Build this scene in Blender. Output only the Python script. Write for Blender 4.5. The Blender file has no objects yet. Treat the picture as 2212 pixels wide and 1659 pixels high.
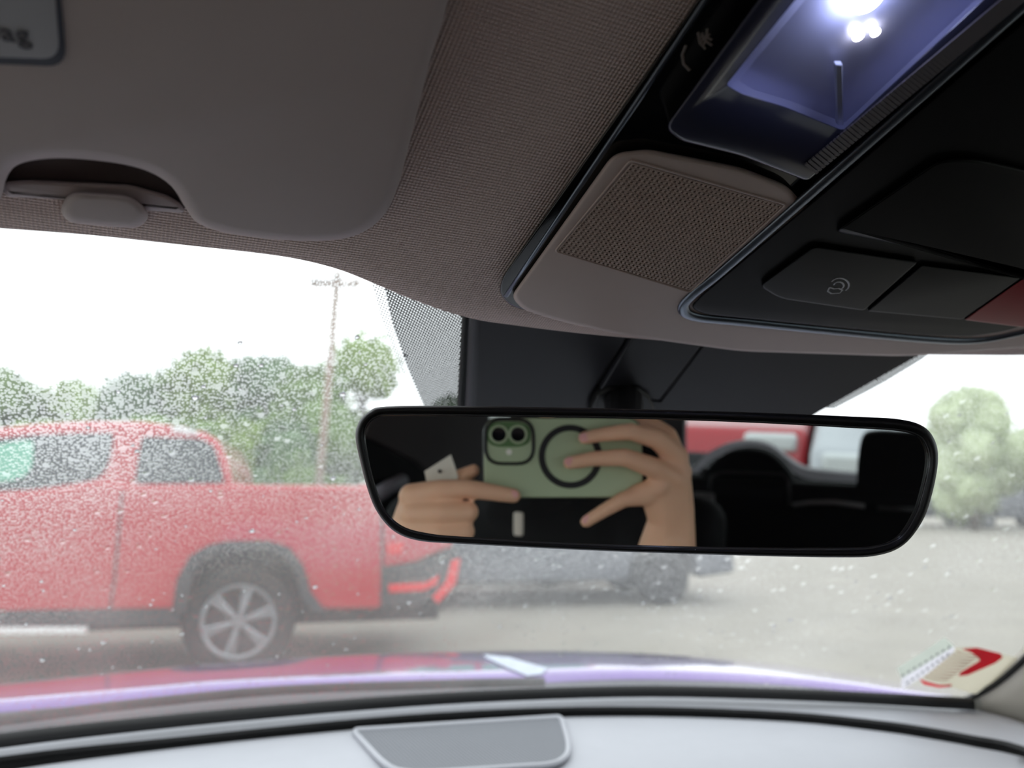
import bpy, bmesh, math, random
from mathutils import Vector as V, Matrix
import numpy as np
random.seed(4)
S = bpy.context.scene
C = S.collection
R_ = math.radians

# ------------------------------------------------------------------ camera
FPX, CX, CY = 1661.0, 1106.0, 829.5
EYE = V((0.0, 0.0, 1.25))                       # the phone's lens; world axes are the car's: +Y forward, +X right
YAW, PITCH = R_(26.0), R_(8.4)
rr = V((math.cos(YAW), -math.sin(YAW), 0)); hf = V((math.sin(YAW), math.cos(YAW), 0)); ZZ = V((0, 0, 1))
cf = hf*math.cos(PITCH) + ZZ*math.sin(PITCH); cu = -hf*math.sin(PITCH) + ZZ*math.cos(PITCH)
cam_d = bpy.data.cameras.new('camera'); cam = bpy.data.objects.new('camera', cam_d); C.objects.link(cam)
M4 = Matrix.Identity(4)
for i in range(3):
    M4[i][0], M4[i][1], M4[i][2], M4[i][3] = rr[i], cu[i], -cf[i], EYE[i]
cam.matrix_world = M4
cam_d.sensor_width = 36.0; cam_d.lens = 36.0*FPX/2212.0
cam_d.clip_start = 0.004; cam_d.clip_end = 600
cam_d.dof.use_dof = True; cam_d.dof.focus_distance = 0.372; cam_d.dof.aperture_fstop = 7.0
S.camera = cam

# ------------------------------------------------------------------ world: bright overcast sky
w = bpy.data.worlds.new('overcast'); S.world = w; w.use_nodes = True
bg = w.node_tree.nodes['Background']; bg.inputs[0].default_value = (0.93, 0.97, 1.0, 1); bg.inputs[1].default_value = 1.25
S.view_settings.view_transform = 'Standard'; S.view_settings.look = 'None'
S.view_settings.exposure = 0.62; S.view_settings.gamma = 1.0; S.view_settings.use_curve_mapping = False
S.cycles.max_bounces = 10; S.cycles.transparent_max_bounces = 16; S.cycles.diffuse_bounces = 5
S.cycles.glossy_bounces = 5; S.cycles.transmission_bounces = 6
S.cycles.caustics_reflective = False; S.cycles.sample_clamp_indirect = 6.0

# ------------------------------------------------------------------ geometry helpers
def D(px, py):
    a, b = (px-CX)/FPX, (CY-py)/FPX
    return rr*a + cu*b + cf
def W(xc, yc, zc): return EYE + rr*xc + cu*yc + cf*zc
def hit(px, py, p0, n):
    d = D(px, py); return EYE + d*((p0-EYE).dot(n)/d.dot(n))
def catmull(pts, n=6, closed=True):
    out = []; N = len(pts)
    rng = range(N) if closed else range(N-1)
    for i in rng:
        if closed: p = [V(pts[(i+k-1) % N]) for k in range(4)]
        else: p = [V(pts[min(max(i+k-1, 0), N-1)]) for k in range(4)]
        for j in range(n):
            t = j/n
            out.append(0.5*((2*p[1]) + (p[2]-p[0])*t + (2*p[0]-5*p[1]+4*p[2]-p[3])*t*t + (3*p[1]-p[0]-3*p[2]+p[3])*t**3))
    if not closed: out.append(V(pts[-1]))
    return out
def rounded(pts, r, n=5):
    """polygon corners (x,y[,r]) replaced by small arcs"""
    out = []; N = len(pts)
    for i in range(N):
        p = V(pts[i][:2]); rad = pts[i][2] if len(pts[i]) > 2 else r
        a = V(pts[i-1][:2])-p; b = V(pts[(i+1) % N][:2])-p
        ra = min(rad, a.length*.45); rb = min(rad, b.length*.45)
        A = p+a.normalized()*ra; B = p+b.normalized()*rb
        for j in range(n+1):
            t = j/n; out.append(A*(1-t)**2 + p*2*t*(1-t) + B*t*t)
    return out
def link(o, parent=None):
    C.objects.link(o)
    if parent is not None: o.parent = parent
    return o
def obj(name, bm, m, parent=None, smooth=False, bevel=0, seg=2, sub=0):
    if isinstance(bm, bmesh.types.BMesh):
        me = bpy.data.meshes.new(name); bmesh.ops.recalc_face_normals(bm, faces=bm.faces[:]) ; bm.to_mesh(me); bm.free()
    else: me = bm
    for mm in (m if isinstance(m, (list, tuple)) else [m]): me.materials.append(mm)
    o = link(bpy.data.objects.new(name, me), parent)
    if smooth:
        for p in me.polygons: p.use_smooth = True
    if bevel:
        b = o.modifiers.new('bevel', 'BEVEL'); b.width = bevel; b.segments = seg; b.limit_method = 'ANGLE'; b.angle_limit = R_(35); b.harden_normals = False
        for p in me.polygons: p.use_smooth = True
        try: me.set_sharp_from_angle(angle=R_(50))
        except Exception: pass
    if sub:
        s = o.modifiers.new('sub', 'SUBSURF'); s.levels = sub; s.render_levels = sub
    return o
def tag(o, label, cat, group=None):
    o['label'] = label; o['category'] = cat
    if group: o['group'] = group
    return o
def thing(name, label, cat, loc=(0, 0, 0), rz=0, group=None):
    o = link(bpy.data.objects.new(name, None)); o.location = loc; o.rotation_euler = (0, 0, rz); o.empty_display_size = .01
    return tag(o, label, cat, group)
def struct(name, bm, m, label=None, parent=None, **k):
    o = obj(name, bm, m, parent, **k)
    if parent is None: o['kind'] = 'structure'
    if label: o['label'] = label
    return o
def prism(pts, ext, bm=None):
    """closed outline of 3-D points extruded by vector ext"""
    bm = bm or bmesh.new()
    a = [bm.verts.new(p) for p in pts]; b = [bm.verts.new(V(p)+ext) for p in pts]
    bm.faces.new(a); bm.faces.new(b[::-1])
    for i in range(len(a)):
        j = (i+1) % len(a); bm.faces.new((a[j], a[i], b[i], b[j]))
    return bm
def box(cx, cy, cz, sx, sy, sz, bm=None, rot=None, org=None):
    bm = bm or bmesh.new()
    r = bmesh.ops.create_cube(bm, size=1)['verts']
    for v in r:
        v.co = V((v.co.x*sx, v.co.y*sy, v.co.z*sz))
        if rot is not None: v.co = rot @ v.co
        v.co += V((cx, cy, cz))
    return bm
def tube(pts, r, bm=None, n=8, closed=False, flat=None):
    """tube along 3-D points; r number or list; flat=(normal, factor) squashes it along normal"""
    bm = bm or bmesh.new(); N = len(pts); rings = []
    P = [V(p) for p in pts]
    for i in range(N):
        if closed: t = P[(i+1) % N]-P[i-1]
        else: t = P[min(i+1, N-1)]-P[max(i-1, 0)]
        t.normalize()
        u = t.cross(flat[0]) if flat else t.cross(V((0.13, 0.21, 1)))
        if u.length < 1e-5: u = t.cross(V((1, 0, 0)))
        u.normalize(); v = u.cross(t).normalized()
        ri = r[i] if isinstance(r, (list, tuple)) else r
        k = flat[1] if flat else 1
        rings.append([bm.verts.new(P[i]+u*math.cos(2*math.pi*j/n)*ri+v*math.sin(2*math.pi*j/n)*ri*k) for j in range(n)])
    for i in range(N if closed else N-1):
        a, b = rings[i], rings[(i+1) % N]
        for j in range(n): bm.faces.new((a[j], a[(j+1) % n], b[(j+1) % n], b[j]))
    if not closed: bm.faces.new(rings[0][::-1]); bm.faces.new(rings[-1])
    return bm
def grid(rows, bm=None, uv=None, closed=False):
    """quads over rows of points"""
    bm = bm or bmesh.new(); vs = [[bm.verts.new(p) for p in r] for r in rows]
    lay = bm.loops.layers.uv.verify() if uv else None
    for i in range(len(vs)-1):
        m = len(vs[i])
        for j in range(m if closed else m-1):
            k = (j+1) % m
            f = bm.faces.new((vs[i][j], vs[i][k], vs[i+1][k], vs[i+1][j]))
            if uv:
                for l, (a, b) in zip(f.loops, ((i, j), (i, k), (i+1, k), (i+1, j))): l[lay].uv = uv[a][b]
    return bm

# ------------------------------------------------------------------ materials
def lin(c): return tuple(((x/255)/12.92 if x/255 <= .04045 else ((x/255+.055)/1.055)**2.4) for x in c)+(1,)
def mat(name, c, rough=.6, metal=0, spec=.5, coat=0, noise=0, nscale=30, bump=0, bscale=200, emit=None, es=1, bdist=.001, sheen=0):
    m = bpy.data.materials.new(name); m.use_nodes = True; nt = m.node_tree; b = nt.nodes['Principled BSDF']
    col = lin(c); b.inputs['Base Color'].default_value = col; b.inputs['Roughness'].default_value = rough
    b.inputs['Metallic'].default_value = metal; b.inputs['Specular IOR Level'].default_value = spec
    b.inputs['Coat Weight'].default_value = coat; b.inputs['Coat Roughness'].default_value = .05; b.inputs['Sheen Weight'].default_value = sheen
    tc = nt.nodes.new('ShaderNodeTexCoord')
    if True:
        n = nt.nodes.new('ShaderNodeTexNoise'); n.inputs['Scale'].default_value = nscale; n.inputs['Detail'].default_value = 4
        nt.links.new(tc.outputs['Object'], n.inputs['Vector'])
        mx = nt.nodes.new('ShaderNodeMix'); mx.data_type = 'RGBA'
        k = noise or .04
        mx.inputs[6].default_value = tuple(x*(1-k) for x in col[:3])+(1,); mx.inputs[7].default_value = tuple(min(1, x*(1+k)) for x in col[:3])+(1,)
        nt.links.new(n.outputs['Fac'], mx.inputs[0]); nt.links.new(mx.outputs[2], b.inputs['Base Color'])
    if bump:
        n2 = nt.nodes.new('ShaderNodeTexNoise'); n2.inputs['Scale'].default_value = bscale; n2.inputs['Detail'].default_value = 3
        nt.links.new(tc.outputs['Object'], n2.inputs['Vector'])
        bp = nt.nodes.new('ShaderNodeBump'); bp.inputs['Strength'].default_value = bump; bp.inputs['Distance'].default_value = bdist
        nt.links.new(n2.outputs['Fac'], bp.inputs['Height']); nt.links.new(bp.outputs[0], b.inputs['Normal'])
    if emit:
        b.inputs['Emission Color'].default_value = lin(emit); b.inputs['Emission Strength'].default_value = es
    return m
class NT:
    def __init__(s, m): s.nt = m.node_tree
    def n(s, t, **k):
        x = s.nt.nodes.new(t)
        for a, v in k.items(): setattr(x, a, v)
        return x
    def l(s, a, b): s.nt.links.new(a, b)
    def math(s, op, a, b=None, c=None, clamp=False):
        x = s.n('ShaderNodeMath', operation=op); x.use_clamp = clamp
        for i, v in enumerate((a, b, c)):
            if v is None: continue
            if isinstance(v, (int, float)): x.inputs[i].default_value = v
            else: s.l(v, x.inputs[i])
        return x.outputs[0]
def knit(name, c, period, strength, coords='Object', dist=.0006, dark=.35, rough=.9):
    """fabric of small raised stitches on a staggered grid"""
    m = mat(name, c, rough, spec=.2, noise=.06, nscale=12); q = NT(m); nt = m.node_tree; b = nt.nodes['Principled BSDF']
    tc = [n for n in nt.nodes if n.type == 'TEX_COORD'][0]
    sep = q.n('ShaderNodeSeparateXYZ'); q.l(tc.outputs[coords], sep.inputs[0])
    k = 2*math.pi/period
    a = q.math('SINE', q.math('MULTIPLY', q.math('ADD', sep.outputs[0], sep.outputs[1]), k*.72))
    c2 = q.math('SINE', q.math('MULTIPLY', q.math('SUBTRACT', sep.outputs[0], sep.outputs[1]), k*.72))
    h = q.math('MULTIPLY', a, c2); h = q.math('MULTIPLY_ADD', h, .5, .5)
    bp = q.n('ShaderNodeBump'); bp.inputs['Strength'].default_value = strength; bp.inputs['Distance'].default_value = dist
    q.l(h, bp.inputs['Height']); q.l(bp.outputs[0], b.inputs['Normal'])
    src = b.inputs['Base Color'].links[0].from_socket
    mx = q.n('ShaderNodeMix', data_type='RGBA', blend_type='MULTIPLY'); q.l(src, mx.inputs[6])
    g = q.math('MULTIPLY_ADD', h, dark, 1-dark)
    q.l(g, mx.inputs[7]); mx.inputs[0].default_value = 1; q.l(mx.outputs[2], b.inputs['Base Color'])
    return m
def thin_glass(name, tint=(.9, .95, .93), refl=.06):
    m = bpy.data.materials.new(name); m.use_nodes = True; q = NT(m); nt = m.node_tree; nt.nodes.remove(nt.nodes['Principled BSDF'])
    o = [n for n in nt.nodes if n.type == 'OUTPUT_MATERIAL'][0]
    t = q.n('ShaderNodeBsdfTransparent'); t.inputs[0].default_value = tint+(1,)
    g = q.n('ShaderNodeBsdfGlossy'); g.inputs['Roughness'].default_value = .01
    f = q.n('ShaderNodeLayerWeight'); f.inputs['Blend'].default_value = .15
    mx = q.n('ShaderNodeMixShader'); q.l(q.math('MULTIPLY_ADD', f.outputs['Fresnel'], .6, refl*.3), mx.inputs[0]); q.l(t.outputs[0], mx.inputs[1]); q.l(g.outputs[0], mx.inputs[2])
    q.l(mx.outputs[0], o.inputs[0]); return m

m_head = knit('headliner_knit', (244, 222, 216), .0023, .9, dark=.22)
m_visor = mat('visor_vinyl', (196, 184, 184), .6, spec=.3, bump=.15, bscale=900, bdist=.0003)
m_beige = mat('console_beige', (208, 190, 184), .55, spec=.4, bump=.12, bscale=1500, bdist=.0002)
m_hole = mat('hole_dark', (96, 80, 76), .9)
m_gblack = mat('gloss_black', (9, 9, 10), .12, spec=.6)
m_mblack = mat('satin_black', (11, 11, 14), .45, spec=.16, bump=.1, bscale=1800, bdist=.0002)
m_btn = mat('button_black', (14, 15, 18), .45, spec=.2)
m_pocket = mat('pocket_black', (7, 8, 10), .4, spec=.15)
m_chrome = mat('satin_metal_trim', (120, 128, 140), .3, metal=.9)
m_red = mat('button_red', (150, 22, 38), .4)
m_print = mat('icon_print', (205, 205, 210), .6)
m_printd = mat('icon_print_dim', (150, 140, 135), .5)
m_lens = mat('lamp_lens_frame', (52, 54, 74), .18, spec=.6)
m_cav = mat('lamp_reflector', (196, 198, 222), .42, metal=.3)
m_frame = mat('mirror_frame_black', (22, 21, 23), .45, spec=.4, bump=.35, bscale=1400, bdist=.0004)
m_cover = mat('sensor_cover_black', (48, 48, 54), .5, spec=.4, bump=.1, bscale=1500, bdist=.0002)
m_coverd = mat('mount_black', (10, 10, 11), .5)
m_dash = mat('dash_light_grey', (184, 185, 191), .5, spec=.4, bump=.1, bscale=900, bdist=.0003)
m_dark = mat('rubber_black', (14, 14, 15), .6)
m_cowl = mat('cowl_plastic', (58, 57, 64), .6)
m_spk = knit('speaker_cloth', (150, 152, 158), .0058, 1.0, dist=.0012, dark=.55, rough=.6)
m_pill = mat('pillar_trim', (240, 232, 218), .7)
m_blackfab = mat('seat_black', (20, 20, 22), .75, spec=.2)
m_grey = mat('trim_mid_grey', (150, 146, 156), .6)
m_darkgrey = mat('trim_dark_grey', (66, 62, 66), .7)
m_wht0 = mat('painted_reflection', (190, 198, 214), .5)
m_hood = mat('violet_blue_paint', (128, 98, 172), .14, metal=.25, coat=1)
m_mirror = bpy.data.materials.new('mirror_silver'); m_mirror.use_nodes = True
_b = m_mirror.node_tree.nodes['Principled BSDF']; _b.inputs['Metallic'].default_value = 1; _b.inputs['Roughness'].default_value = 0.0; _b.inputs['Base Color'].default_value = (.86, .87, .86, 1)

# ------------------------------------------------------------------ windshield
Z_BASE = EYE.z-.25
P_BASE = V((0, 0, Z_BASE))
base_px = [(-900, 1720), (-400, 1650), (0, 1588), (400, 1548), (800, 1514), (1100, 1496), (1400, 1489), (1700, 1496), (1900, 1506), (2000, 1512), (2090, 1520)]
base_curve = [hit(x, y, P_BASE, ZZ) for x, y in base_px]
CXC = .21                                         # the car's centre line
def base_y(x):
    bc = base_curve
    if x <= bc[0].x: return bc[0].y
    for a, b in zip(bc, bc[1:]):
        if x <= b.x: return a.y+(b.y-a.y)*(x-a.x)/(b.x-a.x)
    a, b = bc[-2], bc[-1]; return b.y-(x-b.x)*1.2
def ws(s, t, off=0):
    """windshield point: s -1..1 across, t 0 bottom .. 1 top"""
    xb = CXC+s*.78; xt = CXC+s*.66
    yb = base_y(xb)+.012; yt = .435-.16*s*s
    x = xb+(xt-xb)*t; y = yb+(yt-yb)*t; z = Z_BASE-.012+(.145+.25)*t+.016*math.sin(math.pi*t)
    return V((x, y, z-off))
NS, NTT = 72, 40
rows = [[ws(-1.02+2.04*j/NS, i/NTT) for j in range(NS+1)] for i in range(NTT+1)]
uvs = [[(p.x, i/NTT*.46) for p in r] for i, r in enumerate(rows)]
m_ws = bpy.data.materials.new('wet_windshield'); m_ws.use_nodes = True
q = NT(m_ws); nt = m_ws.node_tree; nt.nodes.remove(nt.nodes['Principled BSDF']); out = [n for n in nt.nodes if n.type == 'OUTPUT_MATERIAL'][0]
uvn = q.n('ShaderNodeUVMap')
vo = q.n('ShaderNodeTexVoronoi', voronoi_dimensions='2D', feature='F1'); vo.inputs['Scale'].default_value = 580; q.l(uvn.outputs[0], vo.inputs['Vector'])
vo2 = q.n('ShaderNodeTexVoronoi', voronoi_dimensions='2D', feature='F1'); vo2.inputs['Scale'].default_value = 130; q.l(uvn.outputs[0], vo2.inputs['Vector'])
nz = q.n('ShaderNodeTexNoise', noise_dimensions='2D'); nz.inputs['Scale'].default_value = 7; nz.inputs['Detail'].default_value = 3; q.l(uvn.outputs[0], nz.inputs['Vector'])
sep = q.n('ShaderNodeSeparateXYZ'); q.l(uvn.outputs[0], sep.inputs[0])
# droplets are dense on the driver's side and thin out towards the passenger's side and the top
dens = q.n('ShaderNodeMapRange'); q.l(sep.outputs[0], dens.inputs[0]); dens.inputs[1].default_value = .1; dens.inputs[2].default_value = .62; dens.inputs[3].default_value = 1.0; dens.inputs[4].default_value = .55
dens2 = q.math('MULTIPLY', dens.outputs[0], q.math('MULTIPLY_ADD', nz.outputs['Fac'], .9, .45))
rad = q.math('MULTIPLY', dens2, .58)
sepc = q.n('ShaderNodeSeparateColor'); q.l(vo.outputs['Color'], sepc.inputs[0])
rad1 = q.math('MULTIPLY', rad, q.math('MULTIPLY_ADD', sepc.outputs[0], .8, .4))
h1 = q.math('SUBTRACT', 1.0, q.math('POWER', q.math('DIVIDE', vo.outputs['Distance'], rad1), 2.0), clamp=True)
sepc2 = q.n('ShaderNodeSeparateColor'); q.l(vo2.outputs['Color'], sepc2.inputs[0])
rad2 = q.math('MULTIPLY', q.math('GREATER_THAN', sepc2.outputs[0], .93), .30)
h2 = q.math('SUBTRACT', 1.0, q.math('POWER', q.math('DIVIDE', vo2.outputs['Distance'], q.math('ADD', rad2, .0001)), 2.0), clamp=True)
hh = q.math('MAXIMUM', h1, q.math('MULTIPLY', h2, 1.6))
mask = q.math('GREATER_THAN', hh, .02)
bp = q.n('ShaderNodeBump'); bp.inputs['Strength'].default_value = 1; bp.inputs['Distance'].default_value = .0004; q.l(hh, bp.inputs['Height'])
tr = q.n('ShaderNodeBsdfTransparent'); tr.inputs[0].default_value = (.93, .955, .95, 1)
rf = q.n('ShaderNodeBsdfRefraction'); rf.inputs['IOR'].default_value = 1.12; rf.inputs['Roughness'].default_value = .10; rf.inputs[0].default_value = (.95, .97, .97, 1); q.l(bp.outputs[0], rf.inputs['Normal'])
tl = q.n('ShaderNodeBsdfTranslucent'); tl.inputs[0].default_value = (1, 1, 1, 1)
gl = q.n('ShaderNodeBsdfGlossy'); gl.inputs['Roughness'].default_value = .02
m1 = q.n('ShaderNodeMixShader'); q.l(q.math('MULTIPLY_ADD', mask, .34, .0), m1.inputs[0]); q.l(tr.outputs[0], m1.inputs[1]); q.l(rf.outputs[0], m1.inputs[2])
m2 = q.n('ShaderNodeMixShader'); q.l(q.math('MULTIPLY_ADD', nz.outputs['Fac'], .08, .05), m2.inputs[0]); q.l(m1.outputs[0], m2.inputs[1]); q.l(tl.outputs[0], m2.inputs[2])
m3 = q.n('ShaderNodeMixShader'); m3.inputs[0].default_value = .03; q.l(m2.outputs[0], m3.inputs[1]); q.l(gl.outputs[0], m3.inputs[2])
q.l(m3.outputs[0], out.inputs[0])
wshield = struct('window_1', grid(rows, uv=uvs), m_ws, 'rain-wet windshield covered in fine droplets', smooth=True)
if wshield.data.polygons[0].normal.z > 0: wshield.data.flip_normals()   # the cabin side is the front face

# numeric intersection of a pixel ray with the windshield (offset inwards)
from mathutils.bvhtree import BVHTree
_tri = []; _vs = [p for r in rows for p in r]; _w = NS+1
for i in range(NTT):
    for j in range(NS): _tri.append((i*_w+j, i*_w+j+1, (i+1)*_w+j+1, (i+1)*_w+j))
BV = BVHTree.FromPolygons(_vs, _tri)
def on_ws(px, py, off=.0015):
    d = D(px, py).normalized(); h = BV.ray_cast(EYE, d)
    if h[0] is None: return on_wsplane(px, py, off)
    n = h[1]
    if n.dot(d) > 0: n = -n
    return h[0]+n*off
WS_N = (ws(0, .8)-ws(0, .6)).cross(ws(.1, .7)-ws(0, .7)).normalized()
if WS_N.z > 0: WS_N = -WS_N                       # points down into the cabin
def on_wsplane(px, py, off): return hit(px, py, ws(0, .7)+WS_N*off, WS_N)

# printed dot screen (ceramic frit)
def frit_mat(name, inv):
    m = bpy.data.materials.new(name); m.use_nodes = True; q = NT(m); nt = m.node_tree; b = nt.nodes['Principled BSDF']; b.inputs['Base Color'].default_value = (.02, .02, .022, 1); b.inputs['Roughness'].default_value = .6
    out = [n for n in nt.nodes if n.type == 'OUTPUT_MATERIAL'][0]; uvn = q.n('ShaderNodeUVMap'); sp = q.n('ShaderNodeSeparateXYZ'); q.l(uvn.outputs[0], sp.inputs[0])
    P = .00185; k = 2*math.pi/P
    a = q.math('COSINE', q.math('MULTIPLY', sp.outputs[0], k)); b2 = q.math('COSINE', q.math('MULTIPLY', sp.outputs[1], k/1.73))
    h = q.math('MULTIPLY', a, b2)
    # hexagonal lattice: cos(kx)... sum of three waves
    c1 = q.math('COSINE', q.math('MULTIPLY', sp.outputs[0], k))
    c2 = q.math('COSINE', q.math('MULTIPLY', q.math('ADD', q.math('MULTIPLY', sp.outputs[0], .5), q.math('MULTIPLY', sp.outputs[1], .866)), k))
    c3 = q.math('COSINE', q.math('MULTIPLY', q.math('SUBTRACT', q.math('MULTIPLY', sp.outputs[0], .5), q.math('MULTIPLY', sp.outputs[1], .866)), k))
    h = q.math('ADD', q.math('ADD', c1, c2), c3)
    dot = q.math('GREATER_THAN', h, 1.0) if not inv else q.math('LESS_THAN', h, .5)
    t = q.n('ShaderNodeBsdfTransparent'); mx = q.n('ShaderNodeMixShader'); q.l(dot, mx.inputs[0]); q.l(b.outputs[0], mx.inputs[1]); q.l(t.outputs[0], mx.inputs[2]); q.l(mx.outputs[0], out.inputs[0])
    return m
def uvquad(A, B, name, m, n=14):
    """strip between two pixel polylines A and B laid on the inside of the glass"""
    A = [V(a) for a in A]; B = [V(a) for a in B]
    def at(L, t):
        t *= len(L)-1; i = min(int(t), len(L)-2); return L[i].lerp(L[i+1], t-i)
    rws = []; uv = []
    for i in range(n+1):
        r = []; u = []
        for j in range(7):
            p = at(A, i/n).lerp(at(B, i/n), j/6); w3 = on_ws(p.x, p.y); r.append(w3); u.append((w3.x, (w3-V((w3.x, 0, 0))).dot(V((0, .82, -.57)))))
        rws.append(r); uv.append(u)
    o = obj(name, grid(rws, uv=uv), m, wshield); o['label'] = 'dark dot screen printed on the glass'; return o
uvquad([(822, 575), (845, 690), (880, 790), (915, 872), (930, 900)], [(1040, 660), (1025, 730), (1015, 800), (1008, 860), (1005, 900)], 'dot_band', frit_mat('frit_dots', False))
uvquad([(794, 575), (825, 690), (865, 790), (903, 872), (920, 900)], [(822, 575), (845, 690), (880, 790), (915, 872), (930, 900)], 'dot_fringe', frit_mat('frit_fringe', True))
uvquad([(2080, 700), (1995, 770), (1905, 825), (1800, 880)], [(1960, 700), (1940, 760), (1850, 820), (1770, 878)], 'dot_band', frit_mat('frit_dots_right', False))

# larger run-together drops as real lenses of water on the outside
m_drop = bpy.data.materials.new('water_drop'); m_drop.use_nodes = True
_b = m_drop.node_tree.nodes['Principled BSDF']; _b.inputs['Transmission Weight'].default_value = 1; _b.inputs['Roughness'].default_value = .02; _b.inputs['IOR'].default_value = 1.33
bm = bmesh.new()
for k in range(420):
    s = random.uniform(-.75, .98); t = random.uniform(.1, .93)
    p = ws(s, t, -.0008); n = WS_N*-1
    u = n.cross(V((0, 1, 0))).normalized(); v = n.cross(u)
    r = random.uniform(.0006, .0018) if random.random() < .9 else .0026
    rings = []
    top = bm.verts.new(p+n*r*.45)
    for f, hgt in ((.6, .33), (1, 0)):
        rings.append([bm.verts.new(p+(u*math.cos(a)+v*math.sin(a)*1.25)*r*f*(1+.15*math.sin(3*a+k))+n*hgt*r) for a in [2*math.pi*i/8 for i in range(8)]])
    for j in range(8):
        bm.faces.new((top, rings[0][j], rings[0][(j+1) % 8])); bm.faces.new((rings[0][j], rings[1][j], rings[1][(j+1) % 8], rings[0][(j+1) % 8]))
    bm.faces.new(rings[1][::-1])
o = obj('raindrops', bm, m_drop, wshield, smooth=True); o['kind'] = 'stuff'

# ------------------------------------------------------------------ roof lining
SL = math.tan(R_(21)); Y0, Z0 = .38, EYE.z+.100
RN = V((0, -math.sin(R_(21)), -math.cos(R_(21))))    # into the cabin
RP = V((0, Y0, Z0))
def PR(px, py, off=0): return hit(px, py, RP+RN*off, RN)
edge_px = catmull([(-330, 478), (-150, 488), (0, 500), (200, 515), (400, 536), (550, 552), (650, 567), (740, 590), (820, 622), (900, 655), (1005, 690), (1100, 706), (1300, 729), (1600, 752), (1900, 767), (2100, 770), (2212, 770), (2400, 765)], 5, False)
edge = [PR(p.x, p.y) for p in edge_px]
L0, R0 = edge[0], edge[-1]
left = [V((x, L0.y-.5*(L0.x-x)**1.3*1.0, 0)) for x in (-.56, -.45, -.33)]
right = [V((x, R0.y-.9*(x-R0.x)**1.2, 0)) for x in (.80, .90, .99) if x > R0.x]
for p in left+right: p.z = Z0+SL*(Y0-p.y)
edge = left+edge+right
def roofz(y):
    if y > .13: return Z0+SL*(Y0-y)
    z1 = Z0+SL*(Y0-.13); t = min(1, (.13-y)/.2)
    return z1+SL*.2*(t-t*t/2)
rows = []
ys = [0, .03, .06, .1]
for p in edge:
    col = [V((p.x, p.y+.016, p.z+.035)), V((p.x, p.y+.012, p.z+.016)), V((p.x, p.y+.005, p.z+.003)), V((p.x, p.y-.002, roofz(p.y-.002)))]
    for f in (.06, .14, .25, .4, .6, .8, 1): 
        y = p.y+(.13-p.y)*f; col.append(V((p.x, y, roofz(y))))
    for y in (.08, .03, -.02, -.07, -.5, -1.2, -2.15): col.append(V((p.x, y, roofz(y))))
    rows.append(col)
ceil = struct('ceiling', grid(rows), m_head, 'beige grey knitted roof lining', smooth=True)
# closed metal roof above it so that no light leaks in
bm = bmesh.new(); grid([[V((x, y, z)) for x in (-.60, 1.02)] for y, z in ((.41, EYE.z+.165), (.1, EYE.z+.26), (-2.2, EYE.z+.29), (-2.2, EYE.z+.30), (.1, EYE.z+.27), (.42, EYE.z+.175))], bm)
struct('trim_1', bm, m_hood, 'painted roof panel above the lining')

# ------------------------------------------------------------------ sun visor (driver's side)
visor = thing('sun_visor', 'grey padded sun visor folded up against the roof lining at left', 'sun visor', tuple(PR(500, 300, .02)))
def local(parent, pts): 
    o = parent.location; return [V(p)-o for p in pts]
VO = .020
vis_px = [(1010, -260), (968, 0), (930, 130), (882, 320), (862, 395), (838, 452), (800, 492), (745, 515), (660, 521), (560, 514), (475, 500), (425, 480), (400, 448), (370, 402), (320, 370), (250, 352), (150, 342), (80, 345), (35, 358), (14, 385), (2, 425), (-40, 455), (-130, 462), (-300, 450), (-420, 400), (-470, 300), (-520, -260)]
vp = catmull([(x, y) for x, y in vis_px], 4)
front = [PR(p.x, p.y, VO) for p in vp]
def inset_rows(px_pts, offs, cen=None):
    """rows of a rounded rim: list of (shrink in metres, offset)"""
    base = [PR(p.x, p.y, 0) for p in px_pts]
    N = len(base); res = []
    nor = []
    for i in range(N):
        t = (base[(i+1) % N]-base[i-1]).normalized(); nor.append(t.cross(RN).normalized())
    area = sum((base[i]-base[0]).cross(base[(i+1) % N]-base[0]).dot(RN) for i in range(N))
    sg = -1 if area > 0 else 1
    for sh, of in offs:
        res.append([PR(px_pts[i].x, px_pts[i].y, of)+nor[i]*sg*sh for i in range(N)])
    return res
def pad(name, px_pts, lo, hi, rim, m, parent, steps=5, **k):
    """plate in the roof plane with a rounded rim, from offset lo to hi"""
    offs = [(0, lo)]
    for i in range(steps+1):
        a = math.pi/2*i/steps; offs.append((rim*(1-math.cos(a)), hi-rim+rim*math.sin(a)))
    rws = inset_rows(px_pts, offs)
    rws = [[p-parent.location for p in r] for r in rws]
    bm = grid(rws, closed=True)
    bm.faces.ensure_lookup_table(); n = len(px_pts)
    bm.verts.ensure_lookup_table(); bm.faces.new(bm.verts[-n:])
    bm.faces.new(bm.verts[:n][::-1])
    o = obj(name, bm, m, parent, smooth=True, **k)
    try: o.data.set_sharp_from_angle(angle=R_(60))
    except Exception: pass
    return o
pad('visor_panel', vp, .004, .020, .005, m_visor, visor)
m_labf = mat('label_border', (58, 60, 74), .5); m_lab = mat('label_grey', (176, 176, 182), .5); m_ink = mat('label_ink', (74, 74, 84), .6)
pad('warning_label', rounded([(-500, -200), (116, -200), (145, 145), (-500, 120)], 45), .0195, .0205, .0003, m_labf, visor)['label'] = 'label border in dark blue grey'
lb = pad('label_face', rounded([(-488, -188), (105, -188), (130, 128), (-488, 105)], 40), .0204, .0210, .0002, m_lab, visor); lb['label'] = 'pale grey label face'
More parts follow.
